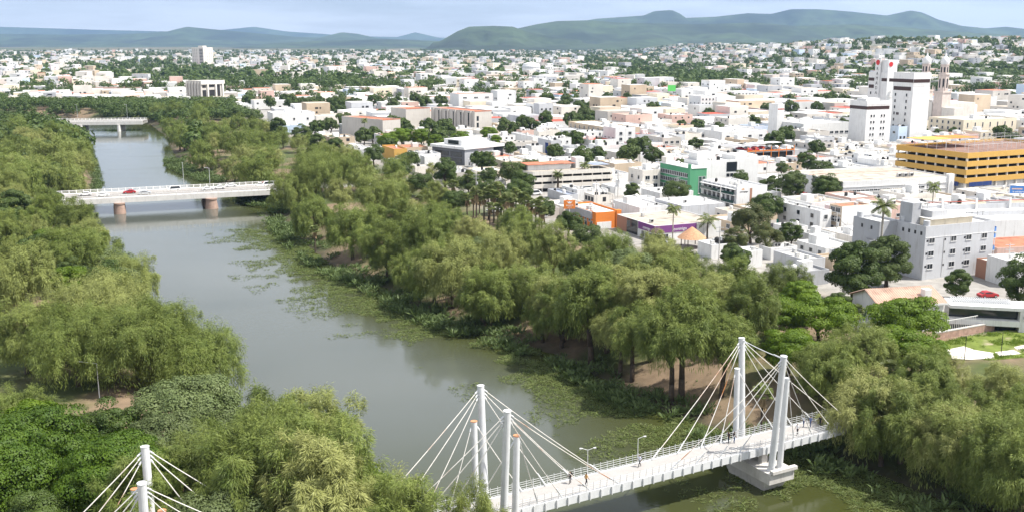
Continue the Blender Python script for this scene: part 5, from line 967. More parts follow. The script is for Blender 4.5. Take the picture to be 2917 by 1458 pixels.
# --- villa with tiled roof, modern wing, terrace; walls and lot
TILEM = RM('tile')
def villa():
    ROTV = 12; c, wu, wv, h = (78.9,188.0),3.7,15.3,5.8; wu = 7.0; wv = 10.0; h = 5.6; e = empty('villa', (c[0], c[1], zat(*c)), R(ROTV)); tag(e, 'white villa with a tiled gable roof and small square windows', 'house'); occupy(c, wu + 2, wv, ROTV); x0 = -9.5
    mb = MB(); mb.box(x0, wu * .55, 0, wv, -3, h, skip=('t',)); ym = wv * .5; hr = h + 2.0
    for x in (x0, wu * .55): pass
    mb.poly([(x0, wv, h), (x0, ym, hr), (x0, 0, h)][::-1]); mb.poly([(wu * .55, wv, h), (wu * .55, 0, h), (wu * .55, ym, hr)]); mb.build('wall', WM('white'), e)
    # roof tiles as rows of half round courses: two slopes
    for sg, ya, yb in ((0, -.6, ym), (1, wv + .6, ym)):
        r_ = MB(); n = 30; zA = h - .22
        for k in range(n):
            xa = x0 - .6 + (wu * .55 - x0 + 1.2) * k / n; xb = x0 - .6 + (wu * .55 - x0 + 1.2) * (k + 1) / n; xm = (xa + xb) / 2
            q = [(xa, ya, zA + .02), (xm, ya, zA + .16), (xb, ya, zA + .02)]; p = [(xa, yb, hr + .02), (xm, yb, hr + .16), (xb, yb, hr + .02)]
            for i in range(2): r_.quad(*( (q[i], q[i + 1], p[i + 1], p[i]) if sg == 0 else (q[i + 1], q[i], p[i], p[i + 1])))
        r_.quad((x0 - .6, ya, zA - .12), (wu * .55 + .6, ya, zA - .12), (wu * .55 + .6, yb, hr - .12), (x0 - .6, yb, hr - .12)); r_.build('roof_slope', TILEM, e)
    MB().box(x0 - .62, wu * .55 + .62, -.66, -.605, h - .40, h - .02).build('eaves_board', WM('white'), e)
    win(e, 'u', wu * .15, h * .5, .9, 1.3, 'green'); o = link('window', winmesh(1.5, 1.7, 'green'), e, (x0 - .001, wv * .62, h * .35), -math.pi / 2); MB().box(wu * .05, wu * .25, wv * .1, wv * .25, h + .3, h + 2.3).build('chimney', WM('white'), e)
    # modern wing
    wg = empty('villa_wing', (c[0] + 5.2, c[1] + 1.2, zat(*c)), R(ROTV - 24)); tag(wg, 'modern white wing with a slatted roof terrace and raw brick end wall', 'house'); L = 17
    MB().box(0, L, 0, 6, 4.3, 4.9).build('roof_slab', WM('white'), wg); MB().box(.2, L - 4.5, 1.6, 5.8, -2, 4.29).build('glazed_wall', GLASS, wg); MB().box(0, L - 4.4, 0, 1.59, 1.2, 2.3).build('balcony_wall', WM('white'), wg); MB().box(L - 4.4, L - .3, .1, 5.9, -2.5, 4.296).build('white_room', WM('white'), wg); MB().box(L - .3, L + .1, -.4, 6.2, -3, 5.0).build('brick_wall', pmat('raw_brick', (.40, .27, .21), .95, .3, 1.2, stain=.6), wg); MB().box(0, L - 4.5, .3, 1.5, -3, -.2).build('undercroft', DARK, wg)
    for k in range(26): MB().box(1 + k * .42, 1.12 + k * .42, 2.2, 5.8, 5.2, 5.34).build('pergola_slat', GALV, wg)
    for y in (2.3, 5.7): MB().box(.8, 12, y - .07, y + .07, 5.05, 5.196).build('pergola_beam', GALV, wg)
    for y in (2.3, 5.7):
        for x in (1, 6.4, 11.9): MB().box(x - .06, x + .06, y - .06, y + .06, 4.904, 5.05).build('pergola_post', GALV, wg)
    for k in range(2): win(wg, 'u', L - 3.8 + k * 1.7, 2.8, .7, .6)
    link('water_tank', TK[1], wg, (L - 1.2, 3, 4.91)); occupy((c[0] + 5, c[1] - 5), 20, 12, 0)
    t = empty('terrace', (c[0] - 13.5, c[1] - 1.0, zat(*c)), R(ROTV)); tag(t, 'white garden terrace with stubby balustrade posts before the villa', 'terrace')
    MB().box(0, 7, 0, 5, -3, .9).build('platform', WM('white'), t)
    for k in range(5):
        MB().box(k * 1.6, k * 1.6 + .5, .05, .55, .904, 2.1).build('balustrade_post', WM('white'), t)
        if k < 4: MB().box(k * 1.6 + .5, k * 1.6 + 1.6, .15, .4, 1.5, 1.75).build('balustrade_rail', WM('white'), t)
    p = (78.19,181.60,0.00); q = (97.12,191.06,0.00); d_ = Vector((q[0] - p[0], q[1] - p[1], 0)); e = empty('garden_wall', (p[0], p[1], zat(p[0], p[1])), math.atan2(d_.y, d_.x)); tag(e, 'old stone garden wall topped by a railing beside the lot', 'wall'); L = d_.length
    MB().box(0, L, 0, .4, -1.5, 1.3).build('wall_body', pmat('raw_brick', (.4, .27, .21)), e); MB().box(0, L, -.05, .45, 1.304, 1.5).build('coping', CONC, e)
    for k in range(int(L * .55 / .5)): MB().box(k * .5, k * .5 + .05, .18, .23, 1.504, 3.3).build('railing_bar', RAILW, e)
    MB().box(0, L * .55, .16, .25, 3.304, 3.4).build('railing_top', RAILW, e)
villa()
def lot():
    g_ = [(74.87,174.58,-0.50), (78.24,179.72,-0.00), (86.39,184.49,0.00), (97.78,189.50,0.00), (98.84,185.97,0.00), (92.33,171.57,-0.50), (83.00,169.38,-1.00)]
    z = max(zat(p[0], p[1]) for p in g_) + .06; m_ = MB().prism([(p[0], p[1]) for p in g_], z - 1.2, z).build('grass_lot', pmat('lot_grass', (.13, .17, .03), .95, .3, .5, ramp2=((.34, .29, .20), .22, .56, .66))); tag(m_, kind='structure')
    sl = pmat('bare_slab', (.66, .62, .57), .95, .14, .5, ramp2=((.30, .28, .16), .5, .62, .72))
    SLABS = []
    for k, pts in enumerate(([(77.69,175.17,0.00), (81.94,177.42,0.00), (82.94,175.17,0.00), (85.53,173.42,0.00), (84.27,170.42,0.00), (79.81,169.58,0.00), (76.81,170.00,0.00)], [(74.18,172.98,0.00), (76.70,173.42,0.00), (76.22,170.42,0.00), (74.26,170.00,0.00)], [(86.00,173.85,0.00), (89.89,175.17,0.00), (90.26,172.98,0.00), (85.89,171.69,0.00)], [(90.89,176.96,-0.00), (93.68,178.33,-0.00), (92.83,176.06,-0.00), (90.76,175.62,0.00)])):
        SLABS.append([(p[0], p[1]) for p in pts]); o = MB().prism([(p[0], p[1]) for p in pts][::-1], z + .004, z + .07).build('concrete_slab', sl); tag(o, ['biggest broken white concrete slab in the green lot', 'small white concrete slab at the near corner of the lot', 'white concrete strip right of the biggest slab', 'small pale slab in the grass at the far right of the lot'][k], 'slab', 'slabs in the lot')
    n = 5200; x = rng.uniform(min(p[0] for p in g_), max(p[0] for p in g_), n); y = rng.uniform(min(p[1] for p in g_), max(p[1] for p in g_), n); k = inpoly(x, y, [(p[0], p[1]) for p in g_]) & (vnoise(x / 3, y / 3, 6, 3) > .42)
    for s_ in SLABS: k &= ~inpoly(x, y, s_)
    o = tufts('lot_grass', x[k], y[k], np.full(k.sum(), z), rng.uniform(.2, .55, k.sum()), rng, LEAF['bright'], 5, 1.0, .2); tag(o, 'bright weeds growing over the empty lot', 'grass', kind='stuff')
    for k, p in enumerate(((85.64,170.94,-0.30), (78.16,168.45,-0.30))):
        o = empty('lamp_post', (p[0], p[1], z)); MB().tube((0, 0, 0), (0, 0, 4.6), .07, .05, 6).build('pole', BLACK, o); MB().tube((0, 0, 4.5), (-1.0, 0, 4.6), .04, n=5).build('arm', BLACK, o); tag(o, ['dark post standing at the right of the slab lot', 'dark lamp post with an arm at the near side of the slab lot'][k], 'lamp', 'posts by the lot')
lot()
# --- white warehouse roofs on the right with billboard
def right_side():
    c = (123.38,274.37,6.00); e = bldg('long_shed', 'long white shed roof stretching to the right picture edge', (c[0], c[1]), 60, 26, 6, 'white', 'white', rot=10, par=.3); MB().box(0, 60, 9, 9.3, 5.7, 7.0).build('roof_step', WM('ltgrey'), e); MB().box(0, 60, 20, 20.3, 5.7, 7.2).build('roof_step', WM('ltgrey'), e); MB().box(0, 60, 25.7, 25.95, 7.0, 7.2).build('red_trim', RM('red'), e)
    for k in range(5): MB().box(6 + k * 11, 6.5 + k * 11, 19.6, 19.99, 5.7, 9).build('roof_pier', WM('white'), e)
    p = (172.59,350.00,-0.03); q = (180.88,350.00,-0.03); e = empty('billboard', (p[0], p[1], 0), R(-4)); tag(e, 'blue billboard with white lettering at the right edge', 'billboard'); zb = p[2]
    for x in (1, 9): MB().tube((x, .3, 0), (x, .3, zb + 1), .2, n=8).build('leg', GALV, e)
    MB().box(0, 11, 0, .25, zb + .2, zb + 5.0).build('panel', WM('blue'), e); MB().box(-.2, 11.2, -.05, .3, zb - .1, zb + .196).build('catwalk', GALV, e); MB().box(-.25, 0, -.06, .3, zb + .2, zb + 5.1).build('frame', GALV, e)
    MB().box(.6, 4.2, -.03, -.002, zb + 3.75, zb + 4.2).build('pink_strip', WM('pink'), e); sign(e, 'la sabiduria', .85, (2.9, -.02, zb + 2.7), PU, LETW); sign(e, 'de un', 1.0, (3.2, -.02, zb + 1.5), PU, LETW)
    c, wu, wv, h = (111.8,223.0),5.9,1.0,6.0; e = bldg('corner_house', 'white house with dark ribbon windows at the right picture edge', c, 14, 8, h, 'white', 'white', rot=12); rowwin(e, 'u', .3, 10, 8, 3.6, 1.0, 1.4); rowwin(e, 'u', .3, 10, 6, .6, 1.2, 1.3)
    c = (120.40,247.48,3.50); e = bldg('tile_house', 'pink house under a red tiled roof right of the grey block', (c[0], c[1]), 22, 12, 4.2, 'pink', 'terra', rot=14, par=.1); rowwin(e, 'u', 3, 12, 3, 1.6, 1.2, 1.2)
    c = (111.57,227.22,3.50); e = bldg('brick_house', 'bare brick house behind the blue balconies', (c[0], c[1]), 9, 8, 4.4, 'brick', 'ltgrey', rot=14, par=.3); rowwin(e, 'u', 1, 8, 3, 1.2, 1.0, 1.4, 'hole')
right_side()

# --- further buildings picked out one by one: name, label, box, wall, roof, [window rows]
LIST = [
 ('shop_house', 'white two-storey shop with green pillars by the utility pole', ((87.8,286.1),3.1,19.2,7.1), 'white', 'white', [('v', 3, 2, 1.4, 1.2), ('v', 3, 4.6, 1.3, 1.2), ('u', 1, 4.6, 1.2, 1.2)]),
 ('tan_office', 'tan three-storey office with a blank white side wall', ((93.8,286.0),10.3,5.2,8.3), 'tan', 'terra', [('v', 2, 1.0, 1.8, 1.3), ('v', 2, 3.7, 1.8, 1.4), ('v', 2, 6.4, 1.8, 1.3)]),
 ('low_house', 'low white house with roof tanks left of the tall dark tree', ((79.4,252.5),10.7,11.3,2.5), 'white', 'white', [('u', 3, 1.0, 1.2, 1.0), ('v', 3, 1.0, 1.2, 1.0)]),
 ('low_house', 'small white cube house beside the round dark tree', ((58.0,243.8),2.8,3.1,4.2), 'white', 'white', [('v', 1, 1.6, .9, .9)]),
 ('low_house', 'white box house with a brown door right of the cube house', ((65.6,252.5),8.2,2.9,2.5), 'white', 'white', [('u', 2, .6, 1.0, 1.2)]),
 ('low_house', 'white flat-roofed house with a grey gable wall below the tanks', ((69.8,238.2),6.5,11.5,3.4), 'ltgrey', 'ltgrey', []),
 ('low_house', 'long grey roof terrace house above the bright trees', ((62.3,222.5),11.0,7.2,3.6), 'grey', 'grey', [('v', 3, .8, 1.5, 1.2)]),
 ('low_house', 'white rooftop house with black tanks right of the thatched roof', ((50.9,254.4),6.5,6.4,3.6), 'white', 'white', []),
 ('low_house', 'cream house with a white parapet behind the orange bank', ((22.6,350.3),3.7,12.3,3.9), 'white', 'white', [('v', 2, 2.2, 1.0, 1.0)]),
 ('low_house', 'white shed with a slatted rooftop frame behind the bank', ((37.1,362.5),15.9,10.7,2.4), 'white', 'white', [('v', 1, 1, 2.2, 1.2)]),
 ('low_house', 'white flat roof building between the bank and the grey box', ((39.6,331.6),8.7,3.4,3.6), 'white', 'white', []),
 ('low_house', 'broad white roof building right of the orange bank', ((39.9,314.6),10.4,17.7,3.4), 'white', 'white', []),
 ('low_house', 'blue-grey metal roof shed beside the cream house', ((19.0,345.6),3.6,16.1,3.0), 'ltgrey', 'bluegrey', []),
 ('cream_flats', 'cream three-storey flats left of the green office', ((48.1,372.8),7.5,10.6,7.8), 'warm', 'white', [('u', 2, 1.2, 1.8, 1.4), ('u', 2, 4.2, 1.8, 1.4), ('u', 2, 7.0, 1.6, 1.2), ('v', 2, 4.2, 1.2, 1.3), ('v', 2, 7.0, 1.2, 1.3)]),
 ('colonial_block', 'tan colonial block with a row of tall balcony windows', ((53.5,553.5),18.0,51.9,8.1), 'tan', 'white', [('v', 9, 1.0, 1.1, 2.0), ('v', 9, 4.8, 1.1, 2.2)]),
 ('white_tower', 'narrow white five-storey block between dark trees', ((18.6,701.8),10.3,9.5,12.5), 'ltgrey', 'white', [('u', 3, 2, 1.3, 1.3), ('u', 3, 5, 1.3, 1.3), ('u', 3, 8, 1.3, 1.3)]),
 ('orange_roofed_flats', 'white apartment block with an orange roof band', ((-42.0,813.0),29.0,20.8,13.4), 'white', 'terra', [('u', 3, 1.5, 3.2, 1.0), ('u', 3, 4.3, 3.2, 1.0), ('u', 3, 7.1, 3.2, 1.0), ('u', 3, 9.9, 3.2, 1.0)]),
 ('white_office', 'white hospital-like block with rows of small windows', ((203.7,944.0),27.1,17.7,9.0), 'white', 'white', [('u', 7, 6, 1.2, 1.3), ('v', 5, 6, 1.2, 1.3), ('u', 7, 2.5, 1.2, 1.3)]),
 ('white_office', 'white four-storey block left of the long glazed block', ((146.4,797.4),13.4,16.8,12.6), 'white', 'white', [('u', 4, 3, 1.2, 1.2), ('u', 4, 6.2, 1.2, 1.2), ('u', 4, 9.4, 1.2, 1.2), ('v', 3, 6.2, 1.2, 1.2)]),
 ('glazed_block', 'long pale glazed block beyond the white slab tower', ((196.2,812.9),48.6,34.5,7.5), 'white', 'white', [('u', 16, 2, 1.6, 2.4), ('v', 8, 2, 1.6, 2.4)]),
 ('glazed_block', 'dark glazed upper storey block left of the slab tower', ((176.8,707.6),11.5,41.7,7.0), 'grey', 'brown', [('v', 12, 3, 1.9, 1.8), ('u', 3, 3, 1.9, 1.8)]),
 ('white_complex', 'large white office complex right of the slab tower', ((155.7,546.1),31.2,20.9,11.2), 'white', 'white', [('u', 9, 5.4, 2.2, 1.2), ('u', 3, 2.2, 1.4, 1.3), ('v', 5, 8.2, 1.2, 1.0), ('v', 3, 4.8, 1.2, 1.0)]),
 ('slab_tower', 'slim white slab tower with a thin red stripe', ((145.2,560.9),4.5,7.8,20.4), 'white', 'white', []),
 ('white_complex', 'low white blocks before the slab tower', ((110.8,539.1),28.8,24.4,7.5), 'white', 'white', [('u', 4, 4, 2.0, 1.2)]),
 ('white_complex', 'white office with a dark ribbon storey left of the slab tower', ((102.0,553.6),13.2,26.0,5.9), 'white', 'white', [('u', 6, 3.4, 2.0, 1.3), ('v', 8, 3.4, 2.0, 1.3)]),
 ('cream_hotel', 'cream block with tall dark window slits behind the yellow car park', ((254.7,577.4),41.0,25.9,10.8), 'cream', 'ltgrey', [('u', 7, 2.2, .8, 2.6), ('u', 7, 6.4, .8, 2.6), ('v', 6, 1.5, 1.2, 1.6), ('v', 6, 4.7, 1.2, 1.6), ('v', 6, 7.9, 1.2, 1.6)]),
 ('cream_annex', 'cream cube on the roofline behind the cream block', ((320.8,739.1),8.8,8.9,7.7), 'cream', 'ltgrey', []),
 ('white_hall', 'blank white hall below the cathedral', ((347.3,774.6),24.5,15.1,13.0), 'white', 'white', [('u', 3, 1, 1.8, 1.6)]),
 ('white_hall', 'pale block left of the cream cube below the cathedral', ((325.8,783.7),17.6,10.5,8.6), 'ltgrey', 'white', [('u', 3, 5, 2.5, 1.3), ('u', 3, 1.6, 2.5, 1.3)]),
 ('red_roof_house', 'old white house with a red roof above the long hall', ((128.4,446.0),16.1,12.8,3.9), 'white', 'terra', [('u', 4, 1.2, 1.2, 1.6), ('v', 3, 1.2, 1.2, 1.6)]),
 ('white_hall', 'low white hall behind the long hall with the tan roof', ((163.1,464.4),17.6,5.8,3.7), 'white', 'white', []),
 ('white_hall', 'wide white roof hall before the tan colonial block', ((78.6,561.2),12.2,50.0,6.7), 'white', 'white', []),
 ('white_hall', 'white ribbed block right of the colonial block', ((84.5,531.8),6.6,20.6,6.7), 'ltgrey', 'white', []),
 ('white_dome_hall', 'white low vaulted hall left of the colonial block', ((20.1,602.9),15.2,23.7,4.8), 'white', 'white', []),
 ('striped_office', 'beige office with dark ribbon windows below the green hoarding', ((105.3,701.8),15.3,23.7,8.8), 'cream', 'white', [('u', 6, 1.5, 2.4, 1.2), ('u', 6, 4.6, 2.4, 1.2), ('u', 6, 7.7, 2.4, 1.2)]),
 ('white_hall', 'white wide block behind the narrow white tower', ((21.3,943.9),22.1,9.2,6.8), 'white', 'white', []),
 ('blue_glass_hall', 'long low block with blue glass and yellow end', ((74.6,989.1),29.0,15.9,4.5), 'ltblue', 'white', [('u', 8, 1.5, 3, 3)]),
 ('white_block', 'pale blue slab block beyond the river trees', ((-253.5,1852.4),21.9,101.3,13.2), 'ltblue', 'white', [('u', 6, 4, 2, 1.5), ('v', 6, 4, 2, 1.5)]),
 ('white_block', 'white twin block in the far city below the green hill', ((-228.8,3084.0),23.5,51.0,17.9), 'white', 'white', []),
 ('white_block', 'large white block in the upper city centre', ((148.3,1542.4),25.4,6.4,14.0), 'white', 'white', []),
 ('white_block', 'low blue-white block right of the pale blue slab', ((-171.5,1736.4),24.0,41.2,7.9), 'ltblue', 'white', [('u', 8, 2, 2, 1.5)]),
 ('tan_block', 'tan cube block behind the finned hall', ((-380.8,1515.9),22.7,12.5,13.4), 'tan', 'ltgrey', []),
 ('cream_block', 'cream cube block right of the tan cube', ((-311.6,1462.1),23.2,9.9,11.4), 'warm', 'white', []),
 ('white_block', 'white block amid trees right of the finned hall', ((-327.4,1242.0),22.6,11.0,7.8), 'white', 'white', []),
 ('long_shed', 'long white school building with a brown roof beyond the park trees', ((-441.7,1053.1),64.5,150.0,6.2), 'white', 'brown', [('u', 14, 1.2, 3, 1.4)]),
 ('long_shed', 'white shed gable behind the brown-roofed school', ((-537.8,1242.9),18.2,1.0,6.5), 'white', 'white', []),
 ('long_shed', 'brown and white wing left of the finned hall', ((-352.2,1080.1),13.7,39.6,7.1), 'white', 'brown', []),
 ('white_house', 'big white house below the finned hall', ((-228.3,812.8),22.3,33.0,4.3), 'white', 'white', [('u', 2, 2, 1.5, 1.4)]),
 ('white_house', 'white terrace house above the river trees', ((-155.7,667.0),27.6,20.4,8.4), 'white', 'white', [('u', 3, 3.5, 1.2, 1.4)]),
 ('white_house', 'stained white house left of the concrete auditorium', ((-123.4,645.7),15.7,4.0,8.1), 'warm', 'white', []),
 ('orange_kiosk', 'small orange building with a roof rail among the bank trees', ((-54.3,469.2),6.2,20.5,5.7), 'yellow', 'terra', []),
 ('low_house', 'low white bus shelter building right of the orange kiosk', ((-40.4,423.4),8.1,5.7,3.0), 'warm', 'ltgrey', []),
 ('ruined_block', 'stained unfinished concrete building with bare columns behind the cream car park', ((-3.0,509.8),17.2,6.0,4.6), 'concrete', 'white', [('u', 4, .8, 3.5, 1.8)]),
 ('white_hall', 'white hall with grey panels above the unfinished building', ((10.9,536.3),2.6,28.8,5.2), 'white', 'white', []),
 ('poster_building', 'pale building with a blue poster panel left of the colonial block', ((18.7,489.1),5.3,15.1,7.7), 'ltgrey', 'white', []),
 ('low_house', 'red-roofed low building in front of the unfinished building', ((-6.2,438.2),8.9,21.8,5.6), 'white', 'terra', []),
]
seen = {}
for nm, lb, (c, wu, wv, h), wl, rf, wr in LIST:
    wv = min(wv, 55); wu = min(wu, 60); h = max(h, 3.0); e = bldg(nm, lb, c, max(wu, 4), max(wv, 5), h, wl, rf); wu = max(wu, 4); wv = max(wv, 5)
    for f, n, z, w_, h_ in wr:
        if z + h_ < h - .3: rowwin(e, f, .4, (wu if f == 'u' else wv) - .4, n, z, min(w_, ((wu if f == 'u' else wv) - .8) / n * .92), h_)
    if h < 14 and c[1] < 700: clutter(e, wu, wv, h - .55, rr_, rr_.randrange(3), rr_.randrange(4), wu > 7)
    if nm == 'slab_tower': MB().box(.2, wu - .2, -.05, -.003, h - 3, h - 2.4).build('red_stripe', RM('red'), e)
    if nm == 'tan_office': MB().box(.05, wu - .05, -.05, -.003, .1, h - .1).build('white_side', WM('white'), e)
    if nm == 'shop_house':
        for k in range(4): MB().box(-.5, -.1, .3 + k * (wv - 1) / 3, .7 + k * (wv - 1) / 3, -.2, 1.8).build('pillar', WM('mint'), e)
    if nm == 'poster_building': MB().box(-.1, -.004, wv * .2, wv * .42, 1.0, h * .8).build('poster', WM('navy'), e); MB().box(-.1, -.004, wv * .02, wv * .17, .2, h * .85).build('tan_panel', WM('tan'), e)
    if nm == 'blue_glass_hall': MB().box(-.06, wu * .2, -.06, -.003, .1, h - .1).build('yellow_end', WM('cream'), e)
# thatched shelter, roof canopies with parked cars
def palapa():
    p = (48.40,269.12,2.50); e = empty('palapa', (p[0], p[1], 0)); tag(e, 'thatched round shelter with an orange-brown conical roof', 'shelter'); MB().lathe([(3.9, 2.3), (3.0, 3.1), (1.6, 4.2), (.25, 5.2)], 20).build('thatch_roof', pmat('thatch', (.47, .27, .16), .95, .35, 3.5), e)
    for k in range(6): MB().tube((2.8 * math.cos(k * 1.047), 2.8 * math.sin(k * 1.047), 0), (2.8 * math.cos(k * 1.047), 2.8 * math.sin(k * 1.047), 2.8), .12, n=6).build('post', BARK, e)
    occupy((p[0] - 4, p[1] - 4), 8, 8, 0)
palapa()
def deck_park():
    c, wu, wv, h = (108.2,466.8),26.1,35.7,4.2; wv = min(wv, 46); e = empty('roof_car_park', (c[0], c[1], 0), R(ROT)); tag(e, 'raised car deck with orange rails and white shade canopies', 'car park'); occupy(c, wu, wv, ROT)
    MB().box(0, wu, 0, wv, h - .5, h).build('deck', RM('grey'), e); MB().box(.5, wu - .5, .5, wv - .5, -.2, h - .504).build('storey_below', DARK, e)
    for a in ((0, wu, -.1, .1), ): MB().box(a[0], a[1], a[2], a[3], h + .004, h + .5).build('orange_parapet', WM('orange'), e)
    MB().box(-.1, .1, .11, wv, h + .004, h + .5).build('grey_parapet', WM('grey'), e)
    for k in range(7): MB().box(k * wu / 6 - .12, k * wu / 6 + .12, -.12, .12, -.2, h + 2.2).build('orange_post', WM('orange'), e)
    for k in range(3): MB().box(1 + k * wu * .33, wu * .30 + k * wu * .33, 6 + k, 12 + k, h + 2.7, h + 2.82).build('shade_canopy', WM('white'), e)
    for k in range(3): MB().box(-1 + 0, 5, 5 + k * 13, 15 + k * 13, h + 2.7, h + 2.82).build('shade_canopy', WM('white'), e)
    rc = random.Random(3); n = 0
    for k in range(6):
        for row_, yy in enumerate((3.0, 9.5)):
            if rc.random() < .8:
                x_ = 2.2 + k * (wu - 4) / 5.5; q = Vector((x_, yy, 0)); q.rotate(Matrix.Rotation(R(ROT), 3, 'Z')); n += 1
                car('car', (c[0] + q.x, c[1] + q.y, h + .005), R(ROT + 90), rc.choice((W_, SV, DK, DK, RD)), 'car parked under the shades of the raised deck, %s from its corner' % ORD(n), 'cars parked on the raised deck')
deck_park()
rc = random.Random(9)
for k, (p, rz) in enumerate((((68.43,316.52,0.00), .3), ((69.15,315.20,0.00), .35), ((67.73,316.07,0.00), .4), ((68.68,314.02,0.00), .4), ((41.96,270.52,0.00), 2.0), ((103.21,214.35,0.00), .2))):
    car('car', (p[0], p[1], zat(p[0], p[1]) + .02), rz, [SV, W_, SV, W_, SV, RD][k], ['silver car parked below the balconied office', 'white car parked right of the silver one below the balconied office', 'silver car in the street right of the grey box', 'white car in the street right of the grey box', 'grey car beside the purple shop', 'red car under the carport behind the villa'][k], 'cars parked in the streets')
# utility pole and masts
def upole(p, h, label, grp='utility poles'):
    e = empty('utility_pole', (p[0], p[1], zat(p[0], p[1]))); tag(e, label, 'pole', grp); MB().tube((0, 0, 0), (0, 0, h), .16, .11, 8).build('pole', CONC, e)
    for z in (h - .4, h - 1.5): MB().box(-1.0, 1.0, -.06, .06, z, z + .12).build('crossarm', GALV, e)
    MB().tube((.35, 0, h - 3.6), (.35, 0, h - 2.7), .28, n=10).build('transformer', GALV, e)
upole((82.00,313.24,0.00), 10, 'utility pole with a transformer beside the yellowish trees'); upole((114.40,229.31,0.00), 9, 'utility pole right of the blue balconies')
def latticemast(p, h, label):
    e = empty('radio_mast', (p[0], p[1], 0)); tag(e, label, 'mast', 'radio masts'); m_ = MB(); w_ = .6
    for k in range(3): a = k * 2.094; m_.tube((w_ * math.cos(a), w_ * math.sin(a), 0), (w_ * .5 * math.cos(a), w_ * .5 * math.sin(a), h), .07, n=4)
    for j in range(int(h / 1.6)):
        z0 = j * 1.6; f0 = 1 - .5 * z0 / h; f1 = 1 - .5 * (z0 + 1.6) / h
        for k in range(3): a, b_ = k * 2.094, (k + 1) * 2.094; m_.tube((w_ * f0 * math.cos(a), w_ * f0 * math.sin(a), z0), (w_ * f1 * math.cos(b_), w_ * f1 * math.sin(b_), z0 + 1.6), .04, n=3, caps=False)
    m_.build('lattice', WHITE, e); MB().tube((.5, 0, h * .75), (.5, 0, h * .75 + 2), .2, n=6).build('antenna', WHITE, e); MB().tube((-.5, 0, h * .85), (-.5, 0, h * .85 + 2), .2, n=6).build('antenna', WHITE, e)
latticemast((2.30,689.60,0.00), 22, 'white lattice radio mast before the dark trees left of the narrow tower'); latticemast((-98.43,1736.56,0.00), 34, 'far red and white radio mast in the middle distance'); latticemast((128.49,892.66,0.00), 18, 'thin mast left of the green hoarding'); latticemast((447.08,2381.99,0.00), 38, 'tall thin mast on the skyline left of the hotel')
p = (117.78,760.00,19.97); e = empty('green_hoarding', (p[0], p[1], 0), R(10)); tag(e, 'bright green hoarding on posts in the city centre', 'billboard')
for x in (-2, 2): MB().tube((x, 0, 0), (x, 0, p[2]), .2, n=6).build('leg', GALV, e)
MB().box(-3.0, 3.0, -.2, .2, p[2] - 2.1, p[2] + 2.3).build('panel', wallm('lime', (.12, .55, .12), .1), e)
p = (29.62,1602.63,0.00); e = empty('water_tower', (p[0], p[1], 0)); tag(e, 'white ribbed cylindrical tank in the far city', 'tank'); MB().lathe([(14, 0), (14, 16), (12, 20), (4, 22)], 24).build('drum', WM('white'), e); MB().lathe([(14.3, 14), (14.3, 15.5)], 24).build('hoop', WM('ltgrey'), e)

# ------------------------------------------------------------------ the rest of the city, lot by lot on the street grid
rf = random.Random(42)
def free(u0, u1, v0, v1):
    for a, b_, c_, d_ in OCC:
        if u0 < b_ and u1 > a and v0 < d_ and v1 > c_: return False
    return True
TXY = np.array([(t[0], t[1]) for t in TREES]); TR = np.array([t[2] for t in TREES])
def inview(x, y, m=1.06): return y > 60 and -.505 * m - 12 / y < x / y < .505 * m + 12 / y
def hides(x, y): return False
lots = []; trees_ = []
def belt(x, y): return float(distline(np.array([x]), np.array([y]), RR)[0])
GREENS = [((258.65,873.67,0.00), 42), ((41.72,805.06,0.00), 26), ((4.05,760.21,0.00), 16), ((-311.10,1171.97,0.00), 55), ((-46.54,855.46,0.00), 20), ((-174.06,1242.40,0.00), 70), ((-146.46,855.46,0.00), 40)]
def block_fill(v0, v1, lu, lv, step_u, street, frame_y):
    u_lo, u_hi = -700, 3600
    v = v0
    while v < v1:
        u_ = u_lo; row_ = 0
        while u_ < u_hi:
            w1 = rf.uniform(.75, 1.3) * lu; d1_ = rf.uniform(.8, 1.1) * lv
            cu, cv = u_ + w1 / 2, v + d1_ / 2; x, y = xy(cu, cv); u_ += w1 + (street if rf.random() < .14 else rf.choice((0, 0, .5, 1.5)))
            if not inview(x, y) or not (frame_y[0] < y < frame_y[1]): continue
            if x < -260 and y < 800: continue
            dr_ = belt(x, y); onleft = distline(np.array([x]), np.array([y]), RL)[0] < dr_
            if (onleft and y < 1500) or dr_ < (50 if y < 260 else 62 if y < 420 else 70 if y < 620 else 95): continue
            if inpoly(np.array([x]), np.array([y]), RIVER)[0]: continue
            gr = min(math.hypot(x - g_[0][0], y - g_[0][1]) / g_[1] for g_ in GREENS)
            if gr < 1: trees_.append((x, y, rf.uniform(.9, 1.5))); continue
            if len(TXY) and (np.hypot(TXY[:, 0] - x, TXY[:, 1] - y) < TR + 3).any(): continue
            if not free(cu - w1 / 2, cu + w1 / 2, cv - d1_ / 2, cv + d1_ / 2):
                w1 *= .5; d1_ *= .5
                if not free(cu - w1 / 2, cu + w1 / 2, cv - d1_ / 2, cv + d1_ / 2): continue
            tp = .13 + .22 * float(vnoise(np.array([x / 120.]), np.array([y / 120.]), 91, 3)[0] > .52) + (.16 if y > 900 else 0)
            if rf.random() < tp: trees_.append((x, y, rf.uniform(.8, 1.5)));  continue
            lots.append((cu - w1 / 2, cv - d1_ / 2, w1, d1_, x, y))
        v += lv + (street if rf.random() < .3 else .8)
block_fill(60, 820, 12, 14, 0, 9, (215, 620))
N1 = len(lots)
block_fill(420, 1500, 15, 17, 0, 9, (620, 1150))
lots.sort(key=lambda t: t[5])
WCH = ['white'] * 9 + ['warm'] * 6 + ['ltgrey'] * 3 + ['cream'] * 2 + ['tan', 'pink', 'concrete', 'ltblue', 'concrete', 'grey', 'tan']
